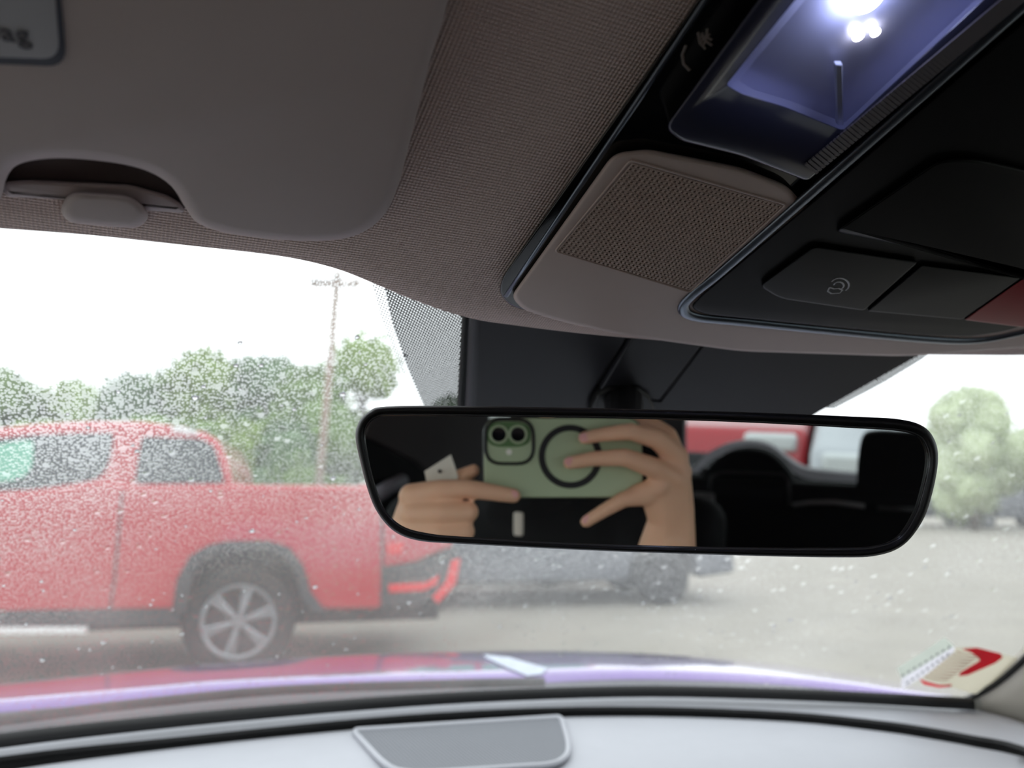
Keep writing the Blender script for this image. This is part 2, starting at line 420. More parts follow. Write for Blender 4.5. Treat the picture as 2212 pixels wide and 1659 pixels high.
def text_on(name, body, P, U, Vv, size, m, parent, depth=.0001, align='CENTER'):
    cd = bpy.data.curves.new(name, 'FONT'); cd.body = body; cd.size = size; cd.extrude = depth; cd.align_x = align; cd.align_y = 'CENTER'
    o = bpy.data.objects.new(name, cd); C.objects.link(o)
    dg = bpy.context.evaluated_depsgraph_get(); me = bpy.data.meshes.new_from_object(o.evaluated_get(dg)); bpy.data.objects.remove(o)
    U = U.normalized(); N = U.cross(Vv).normalized(); Vv = N.cross(U).normalized()
    mt = Matrix.Identity(4); org = P-(parent.location if parent else V())
    for i in range(3): mt[i][0], mt[i][1], mt[i][2], mt[i][3] = U[i], Vv[i], N[i], org[i]
    me.transform(mt); return obj(name, me, m, parent)
Uv = PR(70, 85, .0212)-PR(-60, 72, .0212); Vn = PR(20, 20, .0212)-PR(20, 80, .0212)
text_on('label_text', 'airbag', PR(64, 78, .0213), Uv, Vn, .0088, m_ink, visor, align='RIGHT')
# moulded tray seen through the visor's hand notch
pad('notch_shade', rounded([(0, 325), (400, 325), (404, 452), (330, 450), (120, 424), (4, 418)], 14), .0003, .0022, .001, mat('notch_shade_dark', (112, 104, 106), .8), visor)['label'] = 'dark plate painted as the shade in the hand notch'  # dark plate paints the shade of a deep notch
pad('notch_tray', rounded([(8, 392), (60, 388), (280, 398), (360, 420), (394, 440), (400, 460), (330, 456), (120, 430), (10, 425)], 12), .001, .0075, .003, m_visor, visor)
clip = thing('visor_clip', 'small rounded grey clip on the roof lining under the visor notch', 'clip', tuple(PR(230, 450, .006)))
pad('clip_body', rounded([(150, 413), (270, 420), (302, 436), (326, 466), (300, 494), (215, 488), (150, 482), (127, 455)], 22), .0005, .016, .004, m_visor, clip)

# ------------------------------------------------------------------ overhead console
con = thing('overhead_console', 'beige and black overhead console with lamp, grille and push buttons', 'console', tuple(PR(1600, 450, .004)))
def padp(name, pts, r, lo, hi, rim, m, parent=con, **k): return pad(name, rounded(pts, r), lo, hi, rim, m, parent, **k)
padp('gloss_surround', [(1748, -340), (1086, 596), (1076, 632, 30), (1104, 664, 30), (1300, 700), (2500, 700), (2950, -340)], 20, .0005, .006, .0015, m_gblack)['label'] = 'gloss black surround'
o = obj('edge_rail', tube(local(con, [PR(1093+(1525-1093)*t, 640-640*t, .0062) if True else 0 for t in [i/12*1.4 for i in range(13)]]), .0014, n=8, flat=(RN, .6)), m_chrome, con, smooth=True); o['label'] = 'thin grey metal rail'
beige = padp('grille_cover', [(1104, 640, 16), (1326, 330, 26), (1400, 322, 20), (1600, 360, 30), (1700, 400, 20), (1740, 446, 20), (2600, 446), (2600, 640), (2420, 712), (2250, 748), (1950, 770), (1600, 759), (1350, 725), (1200, 692), (1128, 668, 20)], 40, .004, .0105, .003, m_beige)
beige['label'] = 'beige plastic cover'
# microphone grille: lattice with square holes
def bil(P4, u, v): return P4[0]*(1-u)*(1-v)+P4[1]*u*(1-v)+P4[2]*u*v+P4[3]*(1-u)*v
G4 = [PR(1202, 542, .0107), PR(1488, 626, .0107), PR(1690, 443, .0107), PR(1366, 352, .0107)]
bm = bmesh.new(); NU, NV = 33, 29
for i in range(NU):
    for j in range(NV):
        def P(u, v, h=0): return bil(G4, (i+u)/NU, (j+v)/NV)+RN*h-con.location
        bulge = lambda u, v: 0
        o4 = [bm.verts.new(P(u, v)) for u, v in ((0, 0), (1, 0), (1, 1), (0, 1))]
        a, b = .27, .73
        m4 = [bm.verts.new(P(u, v, .0005)) for u, v in ((a-.1, a-.1), (b+.1, a-.1), (b+.1, b+.1), (a-.1, b+.1))]
        i4 = [bm.verts.new(P(u, v, .0001)) for u, v in ((a, a), (b, a), (b, b), (a, b))]
        d4 = [bm.verts.new(P(u, v, -.0008)) for u, v in ((a, a), (b, a), (b, b), (a, b))]
        for A, B, mi in ((o4, m4, 0), (m4, i4, 0), (i4, d4, 1)):
            for k in range(4): bm.faces.new((A[k], A[(k+1) % 4], B[(k+1) % 4], B[k])).material_index = mi
        bm.faces.new(d4).material_index = 1
g = obj('microphone_grille', bm, [m_beige, m_hole], con); g['kind'] = 'stuff'; g['label'] = 'square-holed beige grille'
# a thin groove rim round the grille
obj('grille_rim', tube(local(con, [PR(p.x, p.y, .0108) for p in rounded([(1198, 543), (1490, 632), (1698, 442), (1362, 346)], 8, 3)]), .0005, closed=True, n=6), m_beige, con)
# metal trim and inner black panel
trim_px = catmull([(2560, -300), (2212, 8), (2000, 197), (1735, 432), (1560, 585), (1497, 636), (1476, 664), (1500, 684), (1600, 695), (1800, 715), (2000, 733), (2100, 736), (2180, 724), (2260, 700), (2420, 620)], 5, False)
tp = [PR(p.x, p.y, .0108) for p in trim_px]
obj('metal_trim', tube(local(con, tp), .0034, n=10, flat=(RN, .6)), m_chrome, con, smooth=True)['label'] = 'satin metal trim line'
padp('control_panel', [(2570, -260), (1750, 440, 30), (1512, 640, 20), (1490, 664, 16), (1520, 679, 20), (1700, 697), (2000, 725), (2100, 727), (2180, 714), (2250, 690), (2420, 600), (2600, 200)], 30, .006, .0125, .0015, m_mblack)['label'] = 'black control panel'
padp('pocket_lid', [(1800, 500, 20), (2030, 342, 30), (2110, 340), (2460, 420), (2460, 680), (2212, 590), (1960, 532)], 30, .011, .0155, .003, m_pocket)['label'] = 'smooth black lid'
b1 = padp('push_button', [(1640, 618, 16), (1758, 532, 14), (1984, 566, 10), (1866, 671, 8), (1685, 645, 20)], 12, .0115, .0150, .0012, m_btn)
b2 = padp('push_button', [(1874, 672), (1992, 573), (2206, 600), (2078, 690)], 5, .0115, .0150, .0010, m_btn)
b3 = padp('push_button', [(2083, 691), (2210, 602), (2420, 640), (2330, 722)], 5, .0115, .0150, .0010, m_red); b3['label'] = 'dark red button'
# roof-blind icon on the first button: two nested hooks and a small arc
def stroke(name, pxs, off, r, m, parent, base): 
    o = obj(name, tube([PR(x, y, off)-base for x, y in pxs], r, n=6, flat=(RN, .3)), m, parent); return o
icon = bmesh.new()
base = con.location
def ipt(u, v): return PR(1808+u, 619+v, .0151)-base
tube([ipt(20*math.cos(a)+6, 15*math.sin(a)-3) for a in [R_(-150+i*20) for i in range(11)]], .0005, icon, 6, flat=(RN, .3))
tube([ipt(11*math.cos(a)+4, 8*math.sin(a)-2) for a in [R_(-170+i*30) for i in range(9)]], .0005, icon, 6, flat=(RN, .3))
tube([ipt(u, v) for u, v in ((-16, 2), (-20, 10), (-12, 15), (6, 14), (12, 8), (4, 4), (-6, 5), (-16, 2))], .0005, icon, 6, flat=(RN, .3))
ic = obj('button_icon', icon, m_print, b1); ic['label'] = 'white line icon'
U = PR(2300, 690, .0152)-PR(2240, 683, .0152); Vn = PR(2260, 640, .0152)-PR(2210, 680, .0152)
text_on('button_text', 'SOS', PR(2236, 668, .0153), U, Vn, .0085, m_print, None).parent = b3
bpy.data.objects['button_text'].data.transform(Matrix.Translation(-con.location))
# lamp: lens frame, clear window over a bright reflector tray, LED
lamp_out = rounded([(1880, -330, 30), (1436, 276, 22), (1470, 304, 16), (1600, 336), (1744, 392, 12), (2560, -310), (2500, -330)], 20)
lamp_in = rounded([(1905, -230, 30), (1568, 184, 10), (1600, 204, 16), (1700, 234), (1822, 284, 10), (2190, -60), (2280, -200)], 20)
lof = .0165
A = [PR(p.x, p.y, lof) for p in lamp_out]; B = [PR(p.x, p.y, lof-.0005) for p in lamp_in]
A0 = [PR(p.x, p.y, .005) for p in lamp_out]; B0 = [PR(p.x, p.y, .0066) for p in lamp_in]
def scl(P, k, c): return [c+(p-c)*k for p in P]
cA = sum(A, V())/len(A)
rows = inset_rows(lamp_out, [(0, .005), (0, lof-.0012), (.0005, lof-.0003), (.0014, lof)])+[B, [b-RN*.0006 for b in B]]
lamp = obj('lamp_frame', grid([[p-con.location for p in r] for r in rows], closed=True), m_lens, con, smooth=True); lamp['label'] = 'smoky blue lamp lens frame'
bm = grid([[p-con.location for p in r] for r in ([b-RN*.0006 for b in B], [b0.lerp(b, .1) for b0, b in zip(B0, B)], scl(B0, .9, sum(B0, V())/len(B0)))], closed=True)
bm.verts.ensure_lookup_table(); bm.faces.new(bm.verts[-len(B):])
obj('reflector_tray', bm, m_cav, lamp)['label'] = 'bright bluish reflector'
m_clear = thin_glass('clear_lens', (.93, .95, 1.0), .1)
bm = bmesh.new(); vs = [bm.verts.new(p-con.location) for p in [b+RN*.0001 for b in B]]; bm.faces.new(vs)
obj('lens_window', bm, m_clear, lamp)
m_led = mat('led_emitter', (225, 232, 255), .4, emit=(206, 214, 255), es=28); m_led2 = mat('led_chip', (255, 255, 255), .4, emit=(255, 250, 245), es=6)
def disc(px, py, off, r, m, name, parent, h=.001, n=20):
    c = PR(px, py, off); u = RN.cross(V((1, 0, 0))).normalized(); v = RN.cross(u)
    pts = [c+(u*math.cos(2*math.pi*i/n)+v*math.sin(2*math.pi*i/n))*r-con.location for i in range(n)]
    return obj(name, prism(pts, RN*h), m, parent, bevel=h*.3)
disc(1862, -22, .0075, .0062, m_led, 'led', lamp, h=.0055); disc(1853, 76, .0085, .0021, m_led2, 'led', lamp); disc(1890, 68, .0085, .0018, m_led2, 'led', lamp)
o = obj('light_streak', prism([PR(x, y, .009)-con.location for x, y in ((1800, 130), (1816, 130), (1818, 262), (1804, 262))], RN*.0025), mat('streak_pale', (200, 205, 225), .2), lamp, bevel=.0005); o['label'] = 'pale rib painted as a streak of light'  # opaque pale rib paints a streak of light inside the lamp
# knurled strip along the lens
bm = bmesh.new()
for i in range(74):
    t = i/73; p = PR(1765+t*(2330-1765), 372-t*(372+98), lof+.0004); q2 = PR(1740+t*(2300-1740), 352-t*(352+120), lof+.0004)
    dv = (PR(1800, 340, lof)-PR(1760, 374, lof)).normalized()*.0007
    prism([p-dv-con.location, p+dv-con.location, q2+dv-con.location, q2-dv-con.location], RN*.0007, bm)
k_ = obj('knurled_strip', bm, mat('knurl', (96, 92, 100), .35), lamp); k_['kind'] = 'stuff'
# printed touch marks on the gloss surround
stroke('touch_mark', [(1482, 98), (1474, 118), (1477, 138), (1490, 152)], .0062, .0006, m_printd, con, base)
bm = bmesh.new()
for pts in ([(1508, 70), (1512, 92), (1524, 106)], [(1516, 72), (1524, 88), (1538, 98)], [(1528, 62), (1526, 82), (1520, 98)], [(1508, 82), (1522, 78), (1538, 86)], [(1512, 96), (1518, 84), (1534, 74)]):
    tube([PR(x, y, .0062)-base for x, y in pts], .0005, bm, 5, flat=(RN, .3))
obj('touch_icon', bm, m_printd, con)['label'] = 'faint figure icon'

# ------------------------------------------------------------------ sensor cover on the glass behind the mirror
cov = thing('sensor_cover', 'black plastic sensor cover on the windshield behind the mirror', 'sensor cover', tuple(on_wsplane(1400, 820, .02)))
def HP(px, py, off): return on_wsplane(px, py, off)
def plate(name, pts, o1, o2, m, parent, bevel=.0015, r=0, seg=3):
    pp = rounded(pts, r, 3) if r else [V(p) for p in pts]
    f = [HP(p.x, p.y, o1)-parent.location for p in pp]
    return obj(name, prism(f, -WS_N*(o1-o2)), m, parent, bevel=bevel, seg=seg)
plate('side_flange', [(1004, 650), (1034, 650), (1012, 930), (988, 930)], .012, .004, m_dark, cov)
plate('left_panel', [(1022, 640), (1420, 640), (1284, 858), (1272, 940), (1008, 940)], .024, .006, m_cover, cov, .006)
plate('centre_panel', [(1424, 640), (1596, 640), (1424, 864), (1408, 862), (1288, 858)], .026, .006, m_cover, cov, .0012)
plate('right_panel', [(1600, 640), (2070, 640), (2000, 760), (1770, 890), (1690, 940), (1276, 940), (1290, 862), (1408, 866), (1428, 868)], .024, .006, m_cover, cov, .0012)
for i in range(9):
    y = 708+i*17; plate('vent_rib', [(1020-i*1.6, y), (1026-i*1.6, y-3), (1022-i*1.6, y+14), (1016-i*1.6, y+16)], .0135, .0115, m_coverd, cov, .0003)

# ------------------------------------------------------------------ rear-view mirror
NC = V(((1078-CX)/FPX, (CY-937)/FPX, 1)).normalized(); DM = .358
NWv = (rr*NC.x+cu*NC.y+cf*NC.z).normalized()
def MP(px, py, off=0):
    """point on the mirror plane, off metres towards the cabin"""
    return hit(px, py, EYE+NWv*(DM-off), NWv)
mir = thing('rearview_mirror', 'wide black-framed rear-view mirror hanging below the sensor cover', 'mirror', tuple(MP(1400, 1040, -.01)))
outer_px = [(768, 945), (775, 912), (797, 889), (835, 878), (1000, 877), (1300, 882), (1600, 890), (1850, 900), (1945, 906), (1996, 922), (2021, 955), (2026, 1000), (2014, 1065), (1993, 1125), (1952, 1177), (1895, 1200), (1810, 1204), (1600, 1200), (1300, 1190), (1000, 1175), (905, 1168), (852, 1148), (816, 1108), (795, 1060), (779, 1000)]
inner_px = [(786, 945), (793, 916), (814, 899), (850, 895), (1000, 896), (1300, 900), (1600, 909), (1850, 922), (1940, 928), (1985, 940), (2004, 965), (2009, 1000), (2000, 1050), (1982, 1108), (1948, 1160), (1895, 1182), (1810, 1187), (1600, 1186), (1300, 1179), (1000, 1163), (920, 1155), (868, 1140), (832, 1108), (811, 1060), (795, 1000)]
op = catmull(outer_px, 6); ip = catmull(inner_px, 6)
def mrow(a, b, t, off): return [MP(p.x+(q_.x-p.x)*t, p.y+(q_.y-p.y)*t, off)-mir.location for p, q_ in zip(a, b)]
cen = V((1400, 1040)); 
def shr(P, k): return [cen+(p-cen)*k for p in P]
bk = shr(op, .90)
rows = [mrow(ip, ip, 0, -.0005), mrow(ip, ip, 0, .0010), mrow(ip, op, .18, .0028), mrow(ip, op, .5, .0038), mrow(ip, op, .8, .0028), mrow(ip, op, 1, -.0005), mrow(op, op, 0, -.006), mrow(op, bk, .35, -.014), mrow(op, bk, 1, -.024), mrow(shr(op, .7), bk, 0, -.032)]
bm = grid(rows, closed=True); bm.verts.ensure_lookup_table(); bm.faces.new(bm.verts[-len(op):])
obj('housing', bm, m_frame, mir, smooth=True)
bm = bmesh.new(); bm.faces.new([bm.verts.new(MP(p.x, p.y, 0)-mir.location) for p in shr(ip, 1.004)])
gl_o = obj('mirror_glass', bm, m_mirror, mir); gl_o['label'] = 'silvered reflecting glass'
obj('glass_edge', tube([p+(-NWv)*.0004 for p in mrow(ip, ip, 0, .0003)], .0007, closed=True, n=6), mat('glass_edge', (80, 80, 84), .15), mir, smooth=True)
# stalk up to the sensor cover
s0, s1, s2 = MP(1345, 1000, -.03), HP(1348, 872, .034), HP(1352, 820, .018)
bm = tube([p-mir.location for p in (s0, s0.lerp(s1, .5), s1)], [.011, .012, .0145], n=14)
obj('ball_stalk', bm, m_coverd, mir, smooth=True)
bm = bmesh.new()
f = [HP(x, y, .03)-mir.location for x, y in ((1278, 885), (1292, 856), (1318, 842), (1382, 842), (1404, 858), (1416, 885), (1400, 920), (1290, 920))]
obj('mount_foot', prism(f, -WS_N*.012), m_coverd, mir, bevel=.002)

# ------------------------------------------------------------------ dashboard, seal and pillar
def DZ(px, py, z): return hit(px, py, V((0, 0, EYE.z+z)), ZZ)
seal = [(-900, 1728), (-400, 1660), (0, 1598), (400, 1553), (800, 1518), (1100, 1500), (1400, 1492), (1700, 1499), (1900, 1508), (2000, 1514), (2060, 1517), (2096, 1519)]
pts = [DZ(x, y, -.245)+V((0, -.004, 0)) for x, y in catmull(seal, 4, False)]
struct('trim_2', tube(pts, .0075, n=10), m_dark, 'black rubber seal along the foot of the windshield', smooth=True)
dash = thing('dashboard', 'light grey dashboard top with a black gap line and centre speaker', 'dashboard', (.21, .8, EYE.z-.4))
lipA = catmull([(-900, 1748), (-400, 1672), (0, 1606), (400, 1560), (800, 1524), (1100, 1505), (1400, 1497), (1700, 1503), (1900, 1513), (2000, 1519), (2100, 1528), (2212, 1560), (2400, 1640)], 4, False)
lipB = catmull([(-900, 1800), (-400, 1708), (0, 1634), (400, 1590), (800, 1550), (1100, 1531), (1400, 1526), (1700, 1537), (1900, 1556), (2000, 1570), (2100, 1588), (2212, 1612), (2400, 1690)], 4, False)
rows = []
for a, b in zip(lipA, lipB):
    A3 = DZ(a.x, a.y, -.256); B3 = DZ(b.x, b.y, -.262)
    mid = A3.lerp(B3, .5)
    rows.append([A3+V((0, .03, -.03)), A3+V((0, .004, -.002)), A3.lerp(B3, .18)+V((0, 0, .003)), A3.lerp(B3, .5)+V((0, 0, .0045)), A3.lerp(B3, .8)+V((0, 0, .002)), B3])
obj('defroster_lip', grid([[p-dash.location for p in r] for r in rows]), m_dash, dash, smooth=True)
lb3 = [DZ(a.x, a.y, -.262)-dash.location for a in lipB]
o = obj('gap_shade', tube([p+V((0, .002, -.004)) for p in lb3], .004, n=8, bm=grid([[p, p+V((0, .003, -.05))] for p in lb3])), m_dark, dash); o['label'] = 'black strip painted as the shade behind the lip'  # black strip and bead paint the shaded back face of the lip
rows = []
for a in lipB:
    B3 = DZ(a.x, a.y, -.30); rows.append([B3+V((0, .05, 0))-dash.location, B3+V((0, -.12, -.004))-dash.location])
obj('gap_channel', grid(rows), m_dark, dash)['label'] = 'black gap between lip and top'
topA = catmull([(-900, 1822), (-400, 1736), (0, 1663), (400, 1610), (800, 1570), (1100, 1550), (1400, 1545), (1700, 1556), (1900, 1577), (2000, 1592), (2100, 1610), (2212, 1636), (2400, 1720)], 4, False)
rows = []
for a in topA:
    A3 = DZ(a.x, a.y, -.270)
    c_ = [A3+V((0, .003, -.04)), A3+V((0, .002, -.008)), A3+V((0, -.003, -.001)), A3+V((0, -.02, 0))]
    y0 = A3.y-.02
    for f, z in ((.2, -.001), (.4, -.003), (.6, -.008), (.8, -.018), (1, -.035)):
        c_.append(V((A3.x*(1-f*.25)+.21*f*.25, y0+(.50-y0)*f, A3.z+z)))
    c_ += [V((c_[-1].x, .46, A3.z-.07)), V((c_[-1].x, .45, A3.z-.35))]
    rows.append([p-dash.location for p in c_])
obj('dash_top', grid(rows), m_dash, dash, smooth=True)
# centre speaker
def DT(px, py, off=0): return DZ(px, py, -.2685+off)-dash.location
spk = rounded([(762, 1578, 12), (1212, 1549, 10), (1234, 1625, 40), (1200, 1652, 30), (900, 1672, 60), (840, 1662, 40)], 14)
bm = prism([DT(p.x, p.y, .0012) for p in spk], V((0, 0, -.004)))
sp = obj('speaker_grille', bm, m_spk, dash); sp['label'] = 'mid grey woven speaker grille'
obj('grille_rim', tube([DT(p.x, p.y, .001) for p in spk], .0032, closed=True, n=8), m_dash, sp, smooth=True)

# right windshield pillar
B0p = on_wsplane(2120, 1500, 0)
pil = bmesh.new()
pb = DZ(2085, 1518, -.25); 
ptop = V((.83, .26, EYE.z+.14))
d_ = D(2212, 1436); e1 = EYE+d_*(.93/d_.x)
ptop = V((.90, .27, EYE.z+.15))
inn = catmull([pb+V((-.01, .03, -.012)), pb, e1, e1.lerp(ptop, .5), ptop], 6, False)
rows = []
for p in inn:
    rows.append([p+V((.0, .02, -.004)), p, p+V((.012, -.012, -.008)), p+V((.045, -.04, -.03)), p+V((.08, -.07, -.09)), p+V((.10, -.05, -.25))])
struct('trim_3', grid(rows), m_pill, 'pale cream pillar trim at the right end of the dashboard', smooth=True)
o = struct('trim_4', tube([p+V((-.002, .004, .0)) for p in inn], .0035, n=8), m_dark, 'black glass edge along the right pillar', smooth=True)
# left pillar (outside the picture)
lp = bmesh.new(); tube([V((-.60, .62, EYE.z-.3)), V((-.55, .4, EYE.z-.05)), V((-.50, .2, EYE.z+.17))], .04, lp, 10)
struct('trim_5', lp, m_pill, 'left windshield pillar', smooth=True)

# ------------------------------------------------------------------ inspection sticker with a folded flap, lower right of the glass
stk = thing('windshield_sticker', 'red and cream windshield sticker with a folded white flap, lower right corner', 'sticker', tuple(on_ws(2100, 1440, .003)))
def sheet(name, pxs, off, m, parent, r=6, th=.0004, label=None, depthfn=None):
    pp = rounded(pxs, r, 3)
    P3 = [on_wsplane_loc(p.x, p.y, off) for p in pp]
    o = obj(name, prism([p-parent.location for p in P3], stn*th), m, parent)
    if label: o['label'] = label
    return o
sp0 = on_ws(2100, 1440, .003); sa = on_ws(2040, 1430, .003); sb = on_ws(2120, 1400, .003)
stn = (sa-sp0).cross(sb-sp0).normalized()
if stn.dot(EYE-sp0) < 0: stn = -stn
def on_wsplane_loc(px, py, off): return hit(px, py, sp0+stn*off, stn)
def translucent(m, k=.7):
    q = NT(m); nt = m.node_tree; b = nt.nodes['Principled BSDF']; out = [n for n in nt.nodes if n.type == 'OUTPUT_MATERIAL'][0]
    t = q.n('ShaderNodeBsdfTranslucent'); q.l(b.inputs['Base Color'].links[0].from_socket, t.inputs[0])
    mx = q.n('ShaderNodeMixShader'); mx.inputs[0].default_value = k; q.l(b.outputs[0], mx.inputs[1]); q.l(t.outputs[0], mx.inputs[2]); q.l(mx.outputs[0], out.inputs[0])
m_cream = mat('sticker_cream', (238, 234, 222), .6); m_sred = mat('sticker_red', (240, 92, 108), .6); m_sln = mat('sticker_lines', (206, 160, 146), .6); m_paper = mat('flap_paper', (246, 244, 248), .7)
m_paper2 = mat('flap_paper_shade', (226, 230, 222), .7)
for m_ in (m_cream, m_sred, m_sln, m_paper, m_paper2): translucent(m_)
sheet('backing', [(1990, 1466), (2060, 1398), (2110, 1398), (2200, 1422), (2205, 1434), (2110, 1500), (2060, 1486)], 0, m_cream, stk, 8, label='cream backing')
sheet('red_band', [(2078, 1402), (2110, 1399), (2162, 1412), (2166, 1420), (2150, 1432), (2090, 1458), (2070, 1460), (2075, 1452), (2118, 1426), (2100, 1410)], .0006, m_sred, stk, 3, label='red printed band')
sheet('red_band', [(1986, 1466), (2000, 1472), (2030, 1480), (2056, 1478), (2054, 1483), (2028, 1485), (1995, 1478)], .0006, m_sred, stk, 2, label='thin red printed arc')
bm = bmesh.new()
for i in range(9):
    y = 1408+i*6.5; x0 = 2066-i*8.5
    pts = [on_wsplane_loc(x0+t*52, y+6*math.sin(t*2.4)+t*4, .0007)-stk.location for t in (0, .25, .5, .75, 1)]
    tube(pts, .0006, bm, 5)
ln = obj('printed_lines', bm, m_sln, stk); ln['kind'] = 'stuff'
def lift(px, py, k): p = on_wsplane_loc(px, py, 0); return p+(EYE-p).normalized()*k-stk.location
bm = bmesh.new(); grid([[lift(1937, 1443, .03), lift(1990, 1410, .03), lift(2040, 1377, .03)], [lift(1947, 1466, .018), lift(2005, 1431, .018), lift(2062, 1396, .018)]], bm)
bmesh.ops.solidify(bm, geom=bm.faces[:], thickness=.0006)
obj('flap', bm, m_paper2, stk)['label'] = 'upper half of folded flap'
bm = bmesh.new(); grid([[lift(1947, 1466, .018), lift(2005, 1431, .018), lift(2062, 1396, .018)], [lift(1946, 1490, .006), lift(2000, 1458, .004), lift(2062, 1409, .002)]], bm)
bmesh.ops.solidify(bm, geom=bm.faces[:], thickness=.0006)
fl = obj('flap', bm, m_paper, stk); fl['label'] = 'bright lower half of folded flap'
bm = bmesh.new()
for i in range(9):
    t = (i+.5)/9
    for (a, b, o_, k) in (((1944, 1462), (2056, 1394), .0, .021), ((1955, 1478), (2052, 1410), 0, .0125)):
        x = a[0]+(b[0]-a[0])*t; y = a[1]+(b[1]-a[1])*t
        c_ = [lift(x-2.5, y-1, k), lift(x+2.5, y-4, k), lift(x+3, y+1, k), lift(x-2, y+4, k)]
        prism(c_, stn*.0004, bm)
pm = obj('printed_marks', bm, mat('faint_ink', (190, 192, 190), .7), fl); pm['kind'] = 'stuff'

# ------------------------------------------------------------------ cowl and hood of this car
hoodt = thing('car_hood', 'violet-blue glossy hood of this car beyond the windshield, reflecting red', 'car hood', (.3, 1.6, .7))
hb = catmull([(-1200, 1640), (-500, 1580), (0, 1532), (300, 1508), (480, 1492), (800, 1480), (1100, 1472), (1350, 1462), (1600, 1468), (1800, 1484), (1980, 1507), (2060, 1516)], 4, False)
ht = catmull([(-1200, 1590), (-500, 1530), (0, 1484), (300, 1452), (480, 1436), (800, 1414), (1100, 1407), (1350, 1413), (1600, 1434), (1800, 1464), (1950, 1496), (2045, 1513)], 4, False)
rows = []
for i, (a, b) in enumerate(zip(hb, ht)):
    A3 = hit(a.x, a.y, V((0, 0, EYE.z-.272)), ZZ)
    d = D(b.x, b.y); hl = V((d.x, d.y, 0)).length; k = 1.9/hl
    B3 = EYE+d*k
    if B3.z > A3.z-.02: B3.z = B3.z
    col = [A3+V((0, -.01, -.03)), A3]
    for t in (.15, .3, .5, .7, .85, 1):
        p = A3.lerp(B3, t); p.z += .018*math.sin(math.pi*t); col.append(p)
    fw = V((B3.x-A3.x, B3.y-A3.y, 0)).normalized()
    col += [B3+fw*.12+V((0, 0, -.06)), B3+fw*.2+V((0, 0, -.16)), B3+fw*.24+V((0, 0, -.5))]
    rows.append([p-hoodt.location for p in col])
obj('hood_panel', grid(rows), m_hood, hoodt, smooth=True)
rows = []
for a, b in zip(catmull([(-1200, 1780), (-500, 1680), (0, 1592), (400, 1550), (800, 1515), (1100, 1500), (1400, 1492), (1700, 1500), (1900, 1512), (1990, 1518), (2070, 1524), (2080, 1526)], 4, False), hb):
    A3 = hit(a.x, a.y, V((0, 0, EYE.z-.262)), ZZ)+V((0, .02, -.004)); B3 = hit(b.x, b.y, V((0, 0, EYE.z-.276)), ZZ)+V((0, .02, 0))
    rows.append([p-hoodt.location for p in (A3+V((0, 0, -.02)), A3, A3.lerp(B3, .5)+V((0, 0, -.004)), B3)])
cw = obj('cowl', grid(rows), m_cowl, hoodt, smooth=True); cw['label'] = 'dark grey plastic cowl'
hp_o = bpy.data.objects['hood_panel']; hv = [v.co+hoodt.location for v in hp_o.data.vertices]
HB = BVHTree.FromPolygons(hv, [tuple(p.vertices) for p in hp_o.data.polygons])
def on_hood(px, py):
    h = HB.ray_cast(EYE, D(px, py).normalized()); return (h[0] if h[0] is not None else hit(px, py, V((0, 0, .96)), ZZ))+V((0, 0, .002))
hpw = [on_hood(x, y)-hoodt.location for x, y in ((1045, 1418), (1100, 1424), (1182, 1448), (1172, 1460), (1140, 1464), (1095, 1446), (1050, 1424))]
obj('painted_reflection', prism(hpw, V((0, 0, .0015))), m_wht0, hoodt)['label'] = 'pale bluish-white diagonal patch painted as a reflection on the hood'  # flat pale plate stands in for a reflection on the hood
wb = []
for x, y in catmull([(-300, 1612), (0, 1571), (300, 1533), (620, 1502), (1000, 1488), (1200, 1484)], 4, False):
    wb.append(hit(x, y, V((0, 0, EYE.z-.250)), ZZ)+V((0, .03, 0))-hoodt.location)
obj('wiper_blade', tube(wb, .006, n=8), m_dark, hoodt, smooth=True)

# ------------------------------------------------------------------ cabin behind the camera (seen in the mirror)
def MR(px, py, plane, val):
    """where the mirror's reflection of pixel (px,py) meets a plane: 'zc' camera depth, 'y' or 'x' of the car"""
    p = MP(px, py, 0); d = (p-EYE); r = d-NWv*2*d.dot(NWv)
    if plane == 'zc': s = (val-(p-EYE).dot(cf))/r.dot(cf)
    elif plane == 'y': s = (val-p.y)/r.y
    elif plane == 'x': s = (val-p.x)/r.x
    return p+r*s
FZ = .42
struct('floor', box(.21, -.6, FZ-.02, 1.55, 3.4, .04), mat('carpet', (32, 32, 34), .95, bump=.5, bscale=400), 'dark carpeted car floor')
def wallpoly(name, x, holes_z0, lab):
    bm = bmesh.new(); th = .05*(1 if x > 0 else -1)
    box(x+th/2, -.9, .72, abs(th), 2.6, .62, bm)            # door panel up to the belt line
    box(x+th/2, -1.05, EYE.z+.22, abs(th), 2.3, .12, bm)
    box(x+th/2, -.62, 1.24, abs(th), .13, .5, bm); box(x+th/2, -1.75, 1.24, abs(th), .5, .5, bm)
    return struct(name, bm, m_darkgrey, lab)
wallpoly('wall_left', -.57, 0, 'driver side doors and pillars'); wallpoly('wall_right', .99, 0, 'passenger side doors and pillars')
m_sg = thin_glass('side_glass', (.82, .86, .86), .05)
for i, (x, y0, y1) in enumerate(((-.59, -.55, .45), (-.59, -1.5, -.69), (1.01, -.55, .45), (1.01, -1.5, -.69))):
    struct('window_%d' % (i+2), box(x, (y0+y1)/2, 1.24, .005, y1-y0, .44), m_sg, 'tinted side window')
